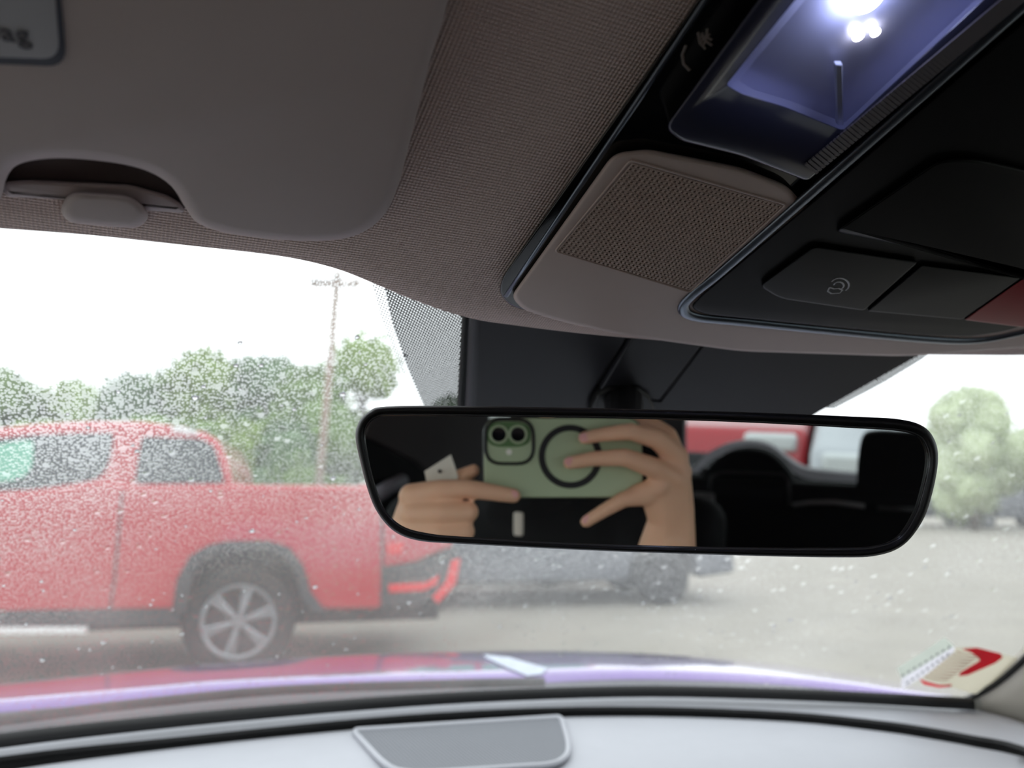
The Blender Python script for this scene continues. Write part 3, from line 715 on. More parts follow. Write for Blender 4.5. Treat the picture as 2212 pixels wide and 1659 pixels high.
# rear wall with window opening
bm = bmesh.new()
box(.21, -2.2, .70, 1.55, .05, .52, bm); box(.21, -2.2, 1.49, 1.55, .05, .08, bm); box(-.42, -2.2, 1.2, .3, .05, .6, bm); box(.86, -2.2, 1.2, .26, .05, .6, bm)
struct('wall_back', bm, m_darkgrey, 'tailgate lining round the rear window')
struct('window_6', box(.21, -2.21, 1.2, 1.1, .005, .5), thin_glass('rear_glass', (.8, .84, .84), .05), 'rear window')
# pale trim below the rear window, arching over the headrest
arc = catmull([(1440, 1040), (1490, 1024), (1525, 990), (1570, 968), (1620, 962), (1665, 972), (1700, 998), (1735, 1020), (1790, 1028), (1860, 1034), (1990, 1038)], 4, False)
rows = []
for p in arc:
    a = MR(p.x, p.y-9, 'y', -1.62); b = MR(p.x, p.y+12, 'y', -1.62)
    rows.append([a+V((0, -.06, 0)), a, b, b+V((0, -.06, 0))])
rs = bmesh.new(); grid(rows, rs)
shelf = obj('rear_shelf', rs, mat('shelf_pale', (240, 235, 244), .5)); tag(shelf, 'pale grey arched trim below the rear window, seen in the mirror', 'trim panel')
def seat(name, label, x, y, w, lean=.12, hw=.26, hh=.17, ht=1.28, back=.62, group=None):
    t = thing(name, label, 'car seat', (x, y, FZ), group=group)
    obj('seat_cushion', box(0, .22, .2, w, .5, .17), m_blackfab, t, bevel=.05, seg=4)
    obj('seat_base', box(0, .2, .06, w*.8, .42, .12), m_dark, t, bevel=.01)
    rot = Matrix.Rotation(R_(9), 3, 'X'); hz = ht-FZ
    obj('backrest', box(0, -.08, hz*.5-.02, w, .13, hz-.30, rot=rot), m_blackfab, t, bevel=.045, seg=4)
    obj('headrest', box(0, -.13, hz-.04, hw, .1, hh, rot=rot), m_blackfab, t, bevel=.04, seg=4)
    for s in (-1, 1): obj('headrest_post', tube([V((s*.05, -.13, hz-.24)), V((s*.05, -.13, hz-.08))], .006), m_chrome, t, smooth=True)
    return t
seat('driver_seat', 'black front seat behind the phone holder, dark in the mirror', -.17, -.72, .5, ht=1.24)
seat('passenger_seat', 'black passenger front seat beside the driver', .66, -.45, .48, ht=1.18, hh=.14)
rb = thing('rear_bench', 'black rear seat bench with headrests and piping, seen in the mirror', 'car seat', (.21, -1.35, FZ))
obj('bench_cushion', box(0, .25, .2, 1.3, .5, .2), m_blackfab, rb, bevel=.05, seg=4)
topz = MR(1750, 1040, 'y', -1.35).z-FZ
obj('bench_back', box(0, 0, topz/2+.1, 1.3, .14, topz-.2), m_blackfab, rb, bevel=.04, seg=4)
def headrest(pxs, y, name='headrest', th=.09):
    pts = [MR(a, b, 'y', y)-rb.location for a, b in pxs]
    return obj(name, prism(pts, V((0, -th, 0))), m_blackfab, rb, bevel=.012, seg=3)
headrest([(p.x, p.y) for p in rounded([(1500, 1120), (1508, 1030, 30), (1560, 978, 40), (1615, 968, 30), (1668, 980, 40), (1712, 1028, 30), (1735, 1120)], 30)], -1.32)
headrest([(p.x, p.y) for p in rounded([(1848, 1140), (1852, 1000, 30), (1862, 938, 30), (1900, 932, 20), (2040, 940), (2040, 1140)], 14)], -1.30)
def piping(pxs, y, m, r=.006, name='piping'):
    o = obj(name, tube([MR(a, b, 'y', y)-rb.location for a, b in pxs], r, n=8, flat=(V((0, 1, 0)), .6)), m, rb, smooth=True); return o
m_pipe = mat('piping_grey', (96, 90, 92), .6); m_pipe2 = mat('piping_dim', (44, 42, 44), .6)
piping([(1712, 1092), (1750, 1086), (1800, 1085), (1868, 1094)], -1.25, m_pipe)['label'] = 'grey piping'
piping([(1896, 1098), (1980, 1102)], -1.25, m_pipe2)['label'] = 'dim grey piping'
piping([(1532, 1095), (1536, 1030), (1560, 1020), (1690, 1024), (1704, 1040), (1706, 1095)], -1.225, m_pipe2, .004)
obj('belt_buckle', box(*(MR(1520, 1078, 'y', -1.2)-rb.location), .05, .02, .03), m_pipe, rb, bevel=.005)
# driver-side interior in the mirror's left end
pl = thing('door_pillar_trim', 'dark grey pillar trim by the driver door, left end of the mirror view', 'trim panel', (-.53, -.62, 1.2))
def xpts(pxs, x): return [MR(a, b, 'x', x)-pl.location for a, b in pxs]
obj('upper_trim', prism(xpts([(818, 870), (1060, 870), (1060, 1060), (960, 1060), (900, 1000), (790, 945)], -.53), V((-.03, 0, 0))), mat('pillar_dark', (74, 68, 70), .8), pl, bevel=.006)
obj('lower_trim', prism(xpts([(788, 940), (900, 998), (965, 1062), (1040, 1065), (1040, 1150), (800, 1150), (780, 1000)], -.528), V((-.03, 0, 0))), m_blackfab, pl, bevel=.006)['label'] = 'black lower trim'
obj('belt_guide', tube(xpts([(812, 1072), (840, 1052), (870, 1038)], -.5), .014, n=8), m_grey, pl, smooth=True)['label'] = 'pale diagonal grab strip'
# a pale belt buckle tab below the phone
bt = obj('seat_belt_tab', box(*MR(1120, 1132, 'y', -.36), .014, .008, .034), m_pill, bevel=.003); tag(bt, 'small pale belt tab below the phone, seen in the mirror', 'belt tab')

# ------------------------------------------------------------------ phone held at the camera
def PC(xc, yc, zc): return W(xc, yc, zc)
ZB = -.010                                          # the phone's back plane, just behind the lens tip
TL = MR(1043, 894, 'zc', ZB); BR_ = MR(1396, 1077, 'zc', ZB)
def cc(p): d = p-EYE; return V((d.dot(rr), d.dot(cu), d.dot(cf)))
tl, br = cc(TL), cc(BR_)
tl.y = br.y+.077; br.x = tl.x+.152
ph = thing('phone', 'pale green phone in a clear case with a black ring, held landscape', 'phone', tuple(W((tl.x+br.x)/2, (tl.y+br.y)/2, ZB)))
def camprism(name, px_pts, z0, z1, m, parent, bevel=.001, seg=3):
    """outline in camera-plane metres extruded in depth"""
    f = [W(p[0], p[1], z0)-ph.location for p in px_pts]
    return obj(name, prism(f, cf*(z1-z0)), m, parent, bevel=bevel, seg=seg)
def rr_pts(x0, y0, x1, y1, r, n=6): return rounded([(x0, y0), (x1, y0), (x1, y1), (x0, y1)], r*1.3, n)
m_green = mat('phone_green', (178, 194, 158), .35, noise=.02); m_case = mat('case_edge', (58, 62, 58), .3); m_green2 = mat('bump_green', (96, 128, 84), .25); m_lensb = mat('lens_black', (8, 9, 12), .05, coat=1)
camprism('case', rr_pts(tl.x, br.y, br.x, tl.y, .013), ZB-.0115, ZB-.0012, m_case, ph, .003)['label'] = 'dark case rim'
camprism('back_panel', rr_pts(tl.x+.0014, br.y+.0014, br.x-.0014, tl.y-.0014, .012), ZB-.008, ZB-.0003, m_green, ph, .001)['label'] = 'pale green back'
camprism('screen', rr_pts(tl.x+.004, br.y+.004, br.x-.004, tl.y-.004, .01), ZB-.0121, ZB-.0112, m_gblack, ph, .0002)
# camera island: ring wall, green plate, two lenses (the left one is the taking lens at the origin)
LS = .0180
mx0, my0, mx1, my1 = -.0135, -.0275, .0325, .0140
mx0 = -.0125
ringp = [V((p.x, p.y)) for p in rr_pts(mx0, my0, mx1, my1, .012)]
obj('island_rim', tube([W(p.x, p.y, ZB+.0006)-ph.location for p in ringp], .0016, closed=True, n=8), m_dark, ph, smooth=True)['label'] = 'dark case rim round the lenses'
camprism('lens_plate', rr_pts(-.0115, -.0118, .0300, .0118, .0115), ZB-.0005, ZB+.0008, m_green2, ph, .0006)['label'] = 'deep green lens pill'
for k in range(2):
    c_ = (k*LS, 0)
    circ = lambda r, n=28: [V((c_[0]+r*math.cos(2*math.pi*i/n), c_[1]+r*math.sin(2*math.pi*i/n))) for i in range(n)]
    ring = obj('lens_ring', tube([W(p.x, p.y, ZB+.0016)-ph.location for p in circ(.0080)], .0012, closed=True, n=8), m_green, ph, smooth=True)
    camprism('lens_glass', circ(.0066), ZB+.0008, ZB+.0018, m_lensb, ring, .0002)
camprism('flash', [V((.0095+.0028*math.cos(2*math.pi*i/16), -.0165+.0028*math.sin(2*math.pi*i/16))) for i in range(16)], ZB-.0004, ZB+.0004, mat('flash_white', (245, 245, 235), .3), ph, .0001)['label'] = 'round white flash'
cring = cc(MR(1232, 986, 'zc', ZB)); RO, RI = .0300, .0240
bm = bmesh.new(); N = 48
rows = [[W(cring.x+r*math.cos(2*math.pi*i/N), cring.y+r*math.sin(2*math.pi*i/N), z)-ph.location for i in range(N)] for r, z in ((RI, ZB-.0004), (RI, ZB+.0004), (RO, ZB+.0004), (RO, ZB-.0004))]
obj('magnet_ring', grid(rows, closed=True), m_dark, ph)['label'] = 'black magnet ring'

# ------------------------------------------------------------------ person holding the phone
def hull_chain(bm, pts):
    """tapered capsules: pts = [(Vector, radius)...] joined pairwise"""
    def sph(c, r, u=10, v=7):
        return [c+V((r*math.sin(math.pi*j/v)*math.cos(2*math.pi*i/u), r*math.sin(math.pi*j/v)*math.sin(2*math.pi*i/u), r*math.cos(math.pi*j/v))) for j in range(1, v) for i in range(u)]+[c+V((0, 0, r)), c-V((0, 0, r))]
    if len(pts) == 1: pts = pts*2
    for (a, ra), (b, rb2) in zip(pts, pts[1:]):
        vs = [bm.verts.new(p) for p in sph(V(a), ra)+sph(V(b), rb2)]
        r = bmesh.ops.convex_hull(bm, input=vs); 
        bmesh.ops.delete(bm, geom=list({g for g in r['geom_interior'] if isinstance(g, bmesh.types.BMVert)}), context='VERTS')
def hull_multi(bm, sp):
    vs = []
    for c, r in sp:
        c = V(c)
        for j in range(1, 7):
            for i in range(10): vs.append(bm.verts.new(c+V((r*math.sin(math.pi*j/7)*math.cos(.628*i), r*math.sin(math.pi*j/7)*math.sin(.628*i), r*math.cos(math.pi*j/7)))))
    r = bmesh.ops.convex_hull(bm, input=vs)
    bmesh.ops.delete(bm, geom=list({g for g in r['geom_interior'] if isinstance(g, bmesh.types.BMVert)}), context='VERTS')
def F(px, py, z): return MR(px, py, 'zc', z)
person = thing('person', 'person in a black top holding the phone up with both hands, in the mirror', 'person', (-.19, -.50, FZ))
body = bmesh.new()
ZF = ZB+.0075
# right hand (right side of the picture): index, middle, ring tucked under, little finger below the phone, thumb behind
hull_chain(body, [(F(1262, 946, ZF-.0005), .0062), (F(1306, 938, ZF+.002), .0070), (F(1362, 932, ZF+.008), .0082), (F(1420, 948, ZF+.004), .0098), (F(1462, 988, ZF-.008), .0120)])
hull_chain(body, [(F(1230, 1000, ZF-.0005), .0064), (F(1282, 991, ZF+.003), .0072), (F(1350, 988, ZF+.009), .0085), (F(1410, 1010, ZF+.006), .0100), (F(1458, 1038, ZF-.006), .0120)])
hull_chain(body, [(F(1345, 1078, ZF-.014), .0065), (F(1380, 1062, ZF-.004), .0080), (F(1425, 1052, ZF), .0100)])
hull_chain(body, [(F(1266, 1127, ZF-.010), .0058), (F(1306, 1102, ZF-.006), .0066), (F(1348, 1078, ZF-.003), .0076), (F(1400, 1070, ZF-.004), .0100)])
hull_chain(body, [(F(1340, 925, ZB-.020), .0075), (F(1400, 915, ZB-.020), .0090), (F(1440, 945, ZB-.014), .0115), (F(1462, 1020, ZB-.012), .0150)])
hull_multi(body, [(F(1462, 990, ZF-.010), .0115), (F(1466, 1040, ZF-.010), .0125), (F(1430, 1062, ZF-.006), .0115), (F(1412, 1085, ZF-.010), .0110), (F(1436, 1130, ZF-.018), .0150), (F(1472, 1110, ZF-.020), .0130)])
rw = F(1438, 1190, ZF-.03)
hull_multi(body, [(F(1432, 1128, ZF-.018), .0150), (F(1472, 1120, ZF-.020), .0130), (rw+rr*-.009, .0185), (rw+rr*.012, .0175)])
# left hand: straight index, thumb behind the card, three folded fingers
hull_chain(body, [(F(1110, 1071, ZF-.001), .0070), (F(1066, 1064, ZF+.002), .0080), (F(1010, 1055, ZF+.005), .0088), (F(955, 1058, ZF+.004), .0098), (F(888, 1072, ZF-.004), .0120)])
hull_chain(body, [(F(1012, 1106, ZF+.002), .0098), (F(955, 1108, ZF+.006), .0104), (F(890, 1110, ZF), .0120)])
hull_chain(body, [(F(1012, 1106, ZF+.002), .0098), (F(1004, 1098, ZB-.018), .0080)])
hull_chain(body, [(F(1004, 1148, ZF), .0098), (F(950, 1150, ZF+.004), .0104), (F(885, 1148, ZF-.002), .0120)])
hull_chain(body, [(F(1004, 1148, ZF), .0098), (F(990, 1142, ZB-.02), .0080)])
hull_chain(body, [(F(985, 1188, ZF-.004), .0085), (F(930, 1188, ZF), .0095), (F(880, 1180, ZF-.006), .0110)])
hull_chain(body, [(F(1024, 1016, ZB-.016), .0062), (F(990, 1034, ZB-.018), .0085), (F(930, 1066, ZB-.022), .0110), (F(885, 1110, ZB-.02), .0140)])
hull_multi(body, [(F(892, 1074, ZF-.006), .0115), (F(890, 1112, ZF-.004), .0120), (F(884, 1150, ZF-.006), .0120), (F(880, 1184, ZF-.010), .0115), (F(858, 1215, ZF-.03), .0190), (F(900, 1225, ZF-.03), .0150)])
lw = F(862, 1290, ZF-.05)
hull_multi(body, [(F(858, 1215, ZF-.03), .0190), (F(900, 1225, ZF-.03), .0150), (lw+rr*-.010, .0180), (lw+rr*.012, .0175)])
# arms, torso, neck, head, legs
Hc = V((-.115, -.47, EYE.z+.085)); Sh_y = -.50
shR, shL = V((.00, Sh_y, EYE.z-.21)), V((-.38, Sh_y, EYE.z-.21))
elR, elL = V((.13, -.33, EYE.z-.36)), V((-.44, -.34, EYE.z-.36))
hull_chain(body, [(rw, .026), (rw.lerp(elR, .5), .036), (elR, .042), (elR.lerp(shR, .5), .044), (shR, .055)])
hull_chain(body, [(lw, .026), (lw.lerp(elL, .5), .036), (elL, .042), (elL.lerp(shL, .5), .044), (shL, .055)])
ch = V((-.19, -.51, EYE.z-.30)); wa = V((-.19, -.50, EYE.z-.50)); hp = V((-.19, -.46, EYE.z-.64))
hull_multi(body, [(ch+V((.12, 0, .05)), .09), (ch+V((-.12, 0, .05)), .09), (ch+V((0, .02, 0)), .11), (wa+V((.07, 0, 0)), .095), (wa+V((-.07, 0, 0)), .095)])
hull_multi(body, [(wa+V((.07, 0, 0)), .095), (wa+V((-.07, 0, 0)), .095), (hp+V((.08, 0, 0)), .10), (hp+V((-.08, 0, 0)), .10)])
hull_chain(body, [(ch+V((0, 0, .1)), .07), (Hc+V((0, -.02, -.10)), .055), (Hc+V((0, -.01, -.03)), .06)])
hull_multi(body, [(Hc+V((0, -.02, .03)), .076), (Hc+V((0, .01, .0)), .068), (Hc+V((0, .035, -.075)), .032), (Hc+V((.035, .0, -.05)), .035), (Hc+V((-.035, .0, -.05)), .035)])
hull_chain(body, [(Hc+V((0, .075, .005)), .010), (Hc+V((0, .096, -.028)), .012)])
hull_chain(body, [(Hc+V((-.02, .066, -.056)), .008), (Hc+V((.02, .066, -.056)), .008)])
for s in (-1, 1):
    hull_chain(body, [(Hc+V((s*.078, -.005, .012)), .013), (Hc+V((s*.080, -.003, -.016)), .009)])
    kn = V((-.19+s*.13, .02, EYE.z-.62)); hull_chain(body, [(hp+V((s*.09, .02, -.01)), .09), (kn, .060)]); ft = V((-.19+s*.12, .20, FZ+.09))
    hull_chain(body, [(kn, .058), (ft, .038)]); hull_chain(body, [(ft+V((0, -.02, -.045)), .036), (ft+V((0, .15, -.055)), .028)])
def remeshed(name, bm, vox, m, parent, smooth=3):
    me = bpy.data.meshes.new(name); bm.to_mesh(me); bm.free()
    o = bpy.data.objects.new(name+'_tmp', me); C.objects.link(o)
    r = o.modifiers.new('r', 'REMESH'); r.mode = 'VOXEL'; r.voxel_size = vox
    if smooth:
        s = o.modifiers.new('s', 'SMOOTH'); s.iterations = smooth; s.factor = .5
    dg = bpy.context.evaluated_depsgraph_get(); me2 = bpy.data.meshes.new_from_object(o.evaluated_get(dg)); bpy.data.objects.remove(o)
    me2.materials.clear(); me2.transform(Matrix.Translation(-parent.location)); return obj(name, me2, m, parent, smooth=True)
m_skin = mat('skin', (238, 190, 156), .5, noise=.08, nscale=25, bump=.15, bscale=300, bdist=.0005)
_b = m_skin.node_tree.nodes['Principled BSDF']; _b.inputs['Subsurface Weight'].default_value = .12; _b.inputs['Subsurface Scale'].default_value = .004; _b.inputs['Subsurface Radius'].default_value = (1, .35, .2)
remeshed('body', body, .0022, m_skin, person)
m_nail = mat('nail', (236, 176, 168), .25)
def nail(px, py, z, ang, sx=.0058, sy=.0042):
    c_ = F(px, py, z)-person.location; bm = bmesh.new()
    u = (rr*math.cos(ang)+cu*math.sin(ang)); v = cf.cross(u)
    vs = [bm.verts.new(c_+u*sx*math.cos(2*math.pi*i/12)+v*sy*math.sin(2*math.pi*i/12)-cf*.0008*abs(math.sin(2*math.pi*i/12))) for i in range(12)]
    t_ = bm.verts.new(c_+cf*.0006)
    for i in range(12): bm.faces.new((vs[i], vs[(i+1) % 12], t_))
    obj('fingernail', bm, m_nail, person, smooth=True)
nail(1263, 945, ZF+.0056, 0); nail(1232, 997, ZF+.0056, 0); nail(1106, 1068, ZF+.0056, 0); nail(1268, 1122, ZF-.0045, .7, .005, .0038)
# clothes and hair
sh = bmesh.new()
m_shirt = mat('black_shirt', (18, 18, 20), .9, bump=.3, bscale=300)
hull_multi(sh, [(ch+V((.12, 0, .06)), .105), (ch+V((-.12, 0, .06)), .105), (ch+V((0, .02, 0)), .125), (wa+V((.07, 0, 0)), .11), (wa+V((-.07, 0, 0)), .11)])
hull_multi(sh, [(wa+V((.07, 0, 0)), .11), (wa+V((-.07, 0, 0)), .11), (hp+V((.08, 0, .03)), .112), (hp+V((-.08, 0, .03)), .112)])
hull_chain(sh, [(elR.lerp(shR, .2), .056), (elR.lerp(shR, .6), .062), (shR, .068)]); hull_chain(sh, [(elL.lerp(shL, .2), .056), (elL.lerp(shL, .6), .062), (shL, .068)])
hull_chain(sh, [(ch+V((0, -.005, .12)), .095), (ch+V((.02, -.005, .19)), .088), (Hc+V((0, -.015, -.095)), .078)])
remeshed('shirt', sh, .008, m_shirt, person)['label'] = 'black top'
tr_ = bmesh.new()
hull_multi(tr_, [(hp+V((.08, 0, .0)), .108), (hp+V((-.08, 0, .0)), .108)])
for s in (-1, 1):
    kn = V((-.19+s*.13, .02, EYE.z-.62)); ft = V((-.19+s*.12, .20, FZ+.09))
    hull_chain(tr_, [(hp+V((s*.09, .02, -.01)), .1), (kn, .072), (ft+(kn-ft)*.1, .052)])
remeshed('trousers', tr_, .01, mat('dark_trousers', (24, 25, 30), .9), person)
hr = bmesh.new(); hull_multi(hr, [(Hc+V((0, -.035, .045)), .078), (Hc+V((0, .0, .065)), .062), (Hc+V((0, -.05, -.02)), .062)])
remeshed('hair', hr, .005, mat('dark_hair', (30, 24, 22), .6, bump=.6, bscale=200), person)
for s in (-1, 1):
    e = bmesh.new(); bmesh.ops.create_uvsphere(e, u_segments=12, v_segments=8, radius=.012, matrix=Matrix.Translation(Hc+V((s*.03, .064, .008))-person.location)); obj('eye', e, mat('eye', (60, 45, 40), .2), person, smooth=True)
# white card with a punched hole held in the left hand
cp = [F(917, 1018, ZB-.006), F(974, 982, ZB-.006), F(990, 1030, ZB-.008), F(975, 1060, ZB-.01), F(925, 1060, ZB-.008)]
card = thing('card_tag', 'small white card with a dark hole held above the left index finger', 'card', tuple(F(955, 1020, ZB-.007)))
obj('card_sheet', prism([p-card.location for p in cp], cf*-.0006), mat('card_white', (232, 230, 215), .6), card)
hc = F(950, 1018, ZB-.006)-card.location
obj('hole', prism([hc+rr*.0018*math.cos(i*.52)+cu*.0018*math.sin(i*.52)+cf*.0004 for i in range(12)], cf*-.0005), m_dark, card)['label'] = 'dark punched hole'

# ------------------------------------------------------------------ outside
m_ground = mat('gravel_lot', (148, 143, 133), .95, noise=.22, nscale=1.2, bump=.6, bscale=30, bdist=.02)
bm = bmesh.new(); N = 24
rows = [[V((x*8, y*8, 0)) for x in range(-16, 17)] for y in range(-10, 22)]
struct('ground', grid(rows), m_ground, 'pale wet gravel parking lot')
def OUT(px, py, Q):                                 # point of the pixel's ray at horizontal depth Q along the view
    d = D(px, py); return EYE+d*(Q/d.dot(hf))
m_tred = mat('truck_red', (178, 18, 34), .28, coat=1); m_clad = mat('cladding', (52, 52, 55), .7); m_tyre = mat('tyre', (26, 26, 27), .85); m_rim = mat('rim_silver', (150, 153, 158), .3, metal=.8)
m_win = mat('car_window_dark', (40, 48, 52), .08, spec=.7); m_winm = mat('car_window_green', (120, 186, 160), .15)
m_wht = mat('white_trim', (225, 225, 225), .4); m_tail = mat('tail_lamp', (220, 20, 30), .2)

def wheel(parent, c, R, wdt, side, spokes=6, rim=None):
    """axle along local Y; side = -1 faces the camera"""
    e = link(bpy.data.objects.new('wheel', None), parent); e.location = c; e.empty_display_size = .05
    prof = [(R*.68, -.5), (R*.93, -.5), (R, -.36), (R, .36), (R*.93, .5), (R*.68, .5)]
    rows = [[V((r*math.cos(2*math.pi*i/32), wdt*y, r*math.sin(2*math.pi*i/32))) for i in range(32)] for r, y in prof+[prof[0]]]
    obj('tyre', grid(rows, closed=True), m_tyre, e, smooth=True)
    bm = bmesh.new(); y = side*wdt*.42
    tube([V((R*.64*math.cos(2*math.pi*i/32), y, R*.64*math.sin(2*math.pi*i/32))) for i in range(32)], R*.05, bm, 8, closed=True)
    for k in range(spokes):
        a = 2*math.pi*k/spokes+.3
        for da in (-.10, .10):
            tube([V((R*.1*math.cos(a), y, R*.1*math.sin(a))), V((R*.63*math.cos(a+da), y, R*.63*math.sin(a+da)))], R*.045, bm, 6)
    bmesh.ops.create_cone(bm, cap_ends=True, segments=16, radius1=R*.14, radius2=R*.1, depth=wdt*.2, matrix=Matrix.Translation((0, y, 0)) @ Matrix.Rotation(math.pi/2, 4, 'X'))
    obj('rim', bm, rim or m_rim, e, smooth=False)
    obj('brake_disc', prism([V((R*.6*math.cos(2*math.pi*i/24), -.02*side, R*.6*math.sin(2*math.pi*i/24))) for i in range(24)], V((0, side*wdt*.1, 0))), m_clad, e)
    return e
QT = 5.6
TR0 = OUT(515, 1360, QT); TR0.z = 0
truck = thing('pickup_truck', 'red crew-cab pickup parked side-on at left, beyond the wet glass', 'pickup truck', tuple(TR0))
TROT = R_(13.0)
truck.rotation_euler = (0, 0, -YAW+TROT)            # nearly side-on, its tail a little farther away
t_ax = rr*math.cos(TROT)+hf*math.sin(TROT); t_no = hf*math.cos(TROT)-rr*math.sin(TROT)
def T(px, py, dq=0):
    p = hit(px, py, TR0, t_no)-TR0; return V((p.dot(t_ax), dq, p.z))
WD = 1.85
def side_prism(name, pxs, y0, y1, m, bevel=.02, parent=None, curve=0, r=0):
    P2 = [T(*p) if len(p) < 3 else T(p[0], p[1]) for p in pxs]
    P2 = [V((p.x, y0, p.z)) for p in P2]
    return obj(name, prism(P2, V((0, y1-y0, 0))), m, parent or truck, bevel=bevel, seg=3)
body_px = [(-880, 1150), (-850, 1105), (-780, 1085), (-460, 1066), (-200, 1078), (0, 1066), (120, 1053), (215, 1038), (285, 1046), (500, 1046), (880, 1050), (960, 1110), (975, 1180), (900, 1215), (828, 1226), (824, 1316), (688, 1318), (665, 1288), (645, 1225), (612, 1188), (575, 1178), (480, 1178), (435, 1192), (408, 1226), (392, 1290), (385, 1320), (245, 1322), (0, 1328), (-240, 1330), (-270, 1250), (-320, 1195), (-480, 1190), (-540, 1240), (-560, 1330), (-860, 1320)]
side_prism('body_side', body_px, 0, WD, m_tred, .03)
cab_px = [(-470, 1075), (-330, 1000), (-200, 955), (-60, 925), (60, 912), (180, 906), (300, 907), (390, 918), (440, 932), (466, 948), (486, 990), (500, 1050), (285, 1052), (0, 1080)]
side_prism('cab', cab_px, .10, WD-.10, m_tred, .04)
w1 = [(p.x, p.y) for p in rounded([(-240, 1070), (-190, 985), (-60, 950), (60, 937), (238, 932, 12), (228, 1000, 30), (205, 1034, 30), (60, 1056)], 16)]
w2 = [(p.x, p.y) for p in rounded([(300, 940), (430, 946), (458, 962), (482, 1042), (284, 1044)], 12)]
side_prism('side_window', w1, .085, .14, m_win, .006)
side_prism('side_window', w2, .085, .14, m_win, .006)
wg = side_prism('window_reflection', [(p.x, p.y) for p in rounded([(-160, 975), (64, 948), (60, 1010), (35, 1036), (-60, 1046)], 16)], .078, .10, m_winm, .004); wg['label'] = 'mint green reflection painted on the front window'  # flat green plate paints a reflection over the window
side_prism('sill_cladding', [(-250, 1322), (392, 1314), (388, 1350), (-250, 1362)], -.02, .1, m_clad, .01)
side_prism('step_bar', [(-240, 1352), (196, 1350), (196, 1364), (-240, 1368)], -.10, -.05, m_wht, .006)['label'] = 'pale side step bar'
arch = [(372, 1325), (384, 1250), (412, 1200), (455, 1176), (500, 1168), (580, 1168), (625, 1182), (655, 1222), (672, 1280), (705, 1322), (676, 1322), (650, 1290), (640, 1240), (610, 1200), (575, 1190), (480, 1190), (440, 1205), (418, 1240), (404, 1325)]
side_prism('arch_flare', arch, -.03, .12, m_clad, .01)
side_prism('arch_liner', [(395, 1330), (420, 1220), (480, 1185), (590, 1185), (640, 1230), (672, 1330)], .30, .34, m_tyre, 0)
side_prism('door_seam', [(262, 1062), (267, 1062), (250, 1250), (240, 1322), (235, 1322), (245, 1250)], -.003, .01, m_clad, 0)
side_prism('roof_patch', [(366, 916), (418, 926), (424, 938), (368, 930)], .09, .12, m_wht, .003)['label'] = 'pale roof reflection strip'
# tail: lamp, tailgate face, bumper
X1 = T(960, 1046).x
def tb(name, x, y, z, sx, sy, sz, m, bev=.02): return obj(name, box(x, y, z, sx, sy, sz), m, truck, bevel=bev, seg=3)
zt = lambda py: T(830, py).z
tb('tailgate', X1+.02, WD/2, (zt(1055)+zt(1225))/2, .10, WD-.1, zt(1055)-zt(1225), m_tred)
side_prism('tail_lamp', [(836, 1176), (872, 1172), (866, 1198), (838, 1200)], -.015, .05, m_tail, .008)['label'] = 'bright red lamp'
side_prism('rear_bumper', [(826, 1226), (900, 1216), (985, 1180), (992, 1240), (960, 1290), (900, 1310), (826, 1314)], -.01, WD, m_clad, .03)
side_prism('bumper_seam', [(822, 1050), (828, 1050), (830, 1316), (824, 1316)], -.004, .02, m_clad, 0)
side_prism('bumper_accent', [(838, 1262), (920, 1258), (948, 1240), (944, 1262), (915, 1276), (840, 1280)], -.03, .02, m_tail, .01)['label'] = 'red bumper accent'
side_prism('bumper_accent', [(975, 1210), (994, 1206), (984, 1260), (945, 1304), (932, 1290), (962, 1256)], -.03, .02, m_tail, .01)['label'] = 'slanted red bumper accent'
tv = [V((T(500, 1046).x+.02, y, z)) for y, z in ((.4, T(500, 1040).z), (WD-.4, T(500, 1040).z), (WD-.42, T(480, 960).z), (.42, T(480, 960).z))]
RW = .385
wc = T(515, 1356); wheel(truck, V((wc.x, .12, RW)), RW, .26, -1); wheel(truck, V((wc.x, WD-.12, RW)), RW, .26, 1)
fx = T(-420, 1356).x; wheel(truck, V((fx, .12, RW)), RW, .26, -1); wheel(truck, V((fx, WD-.12, RW)), RW, .26, 1)
obj('underbody', box((X1+fx)/2, WD/2, .42, X1-fx, WD-.5, .2), m_tyre, truck)

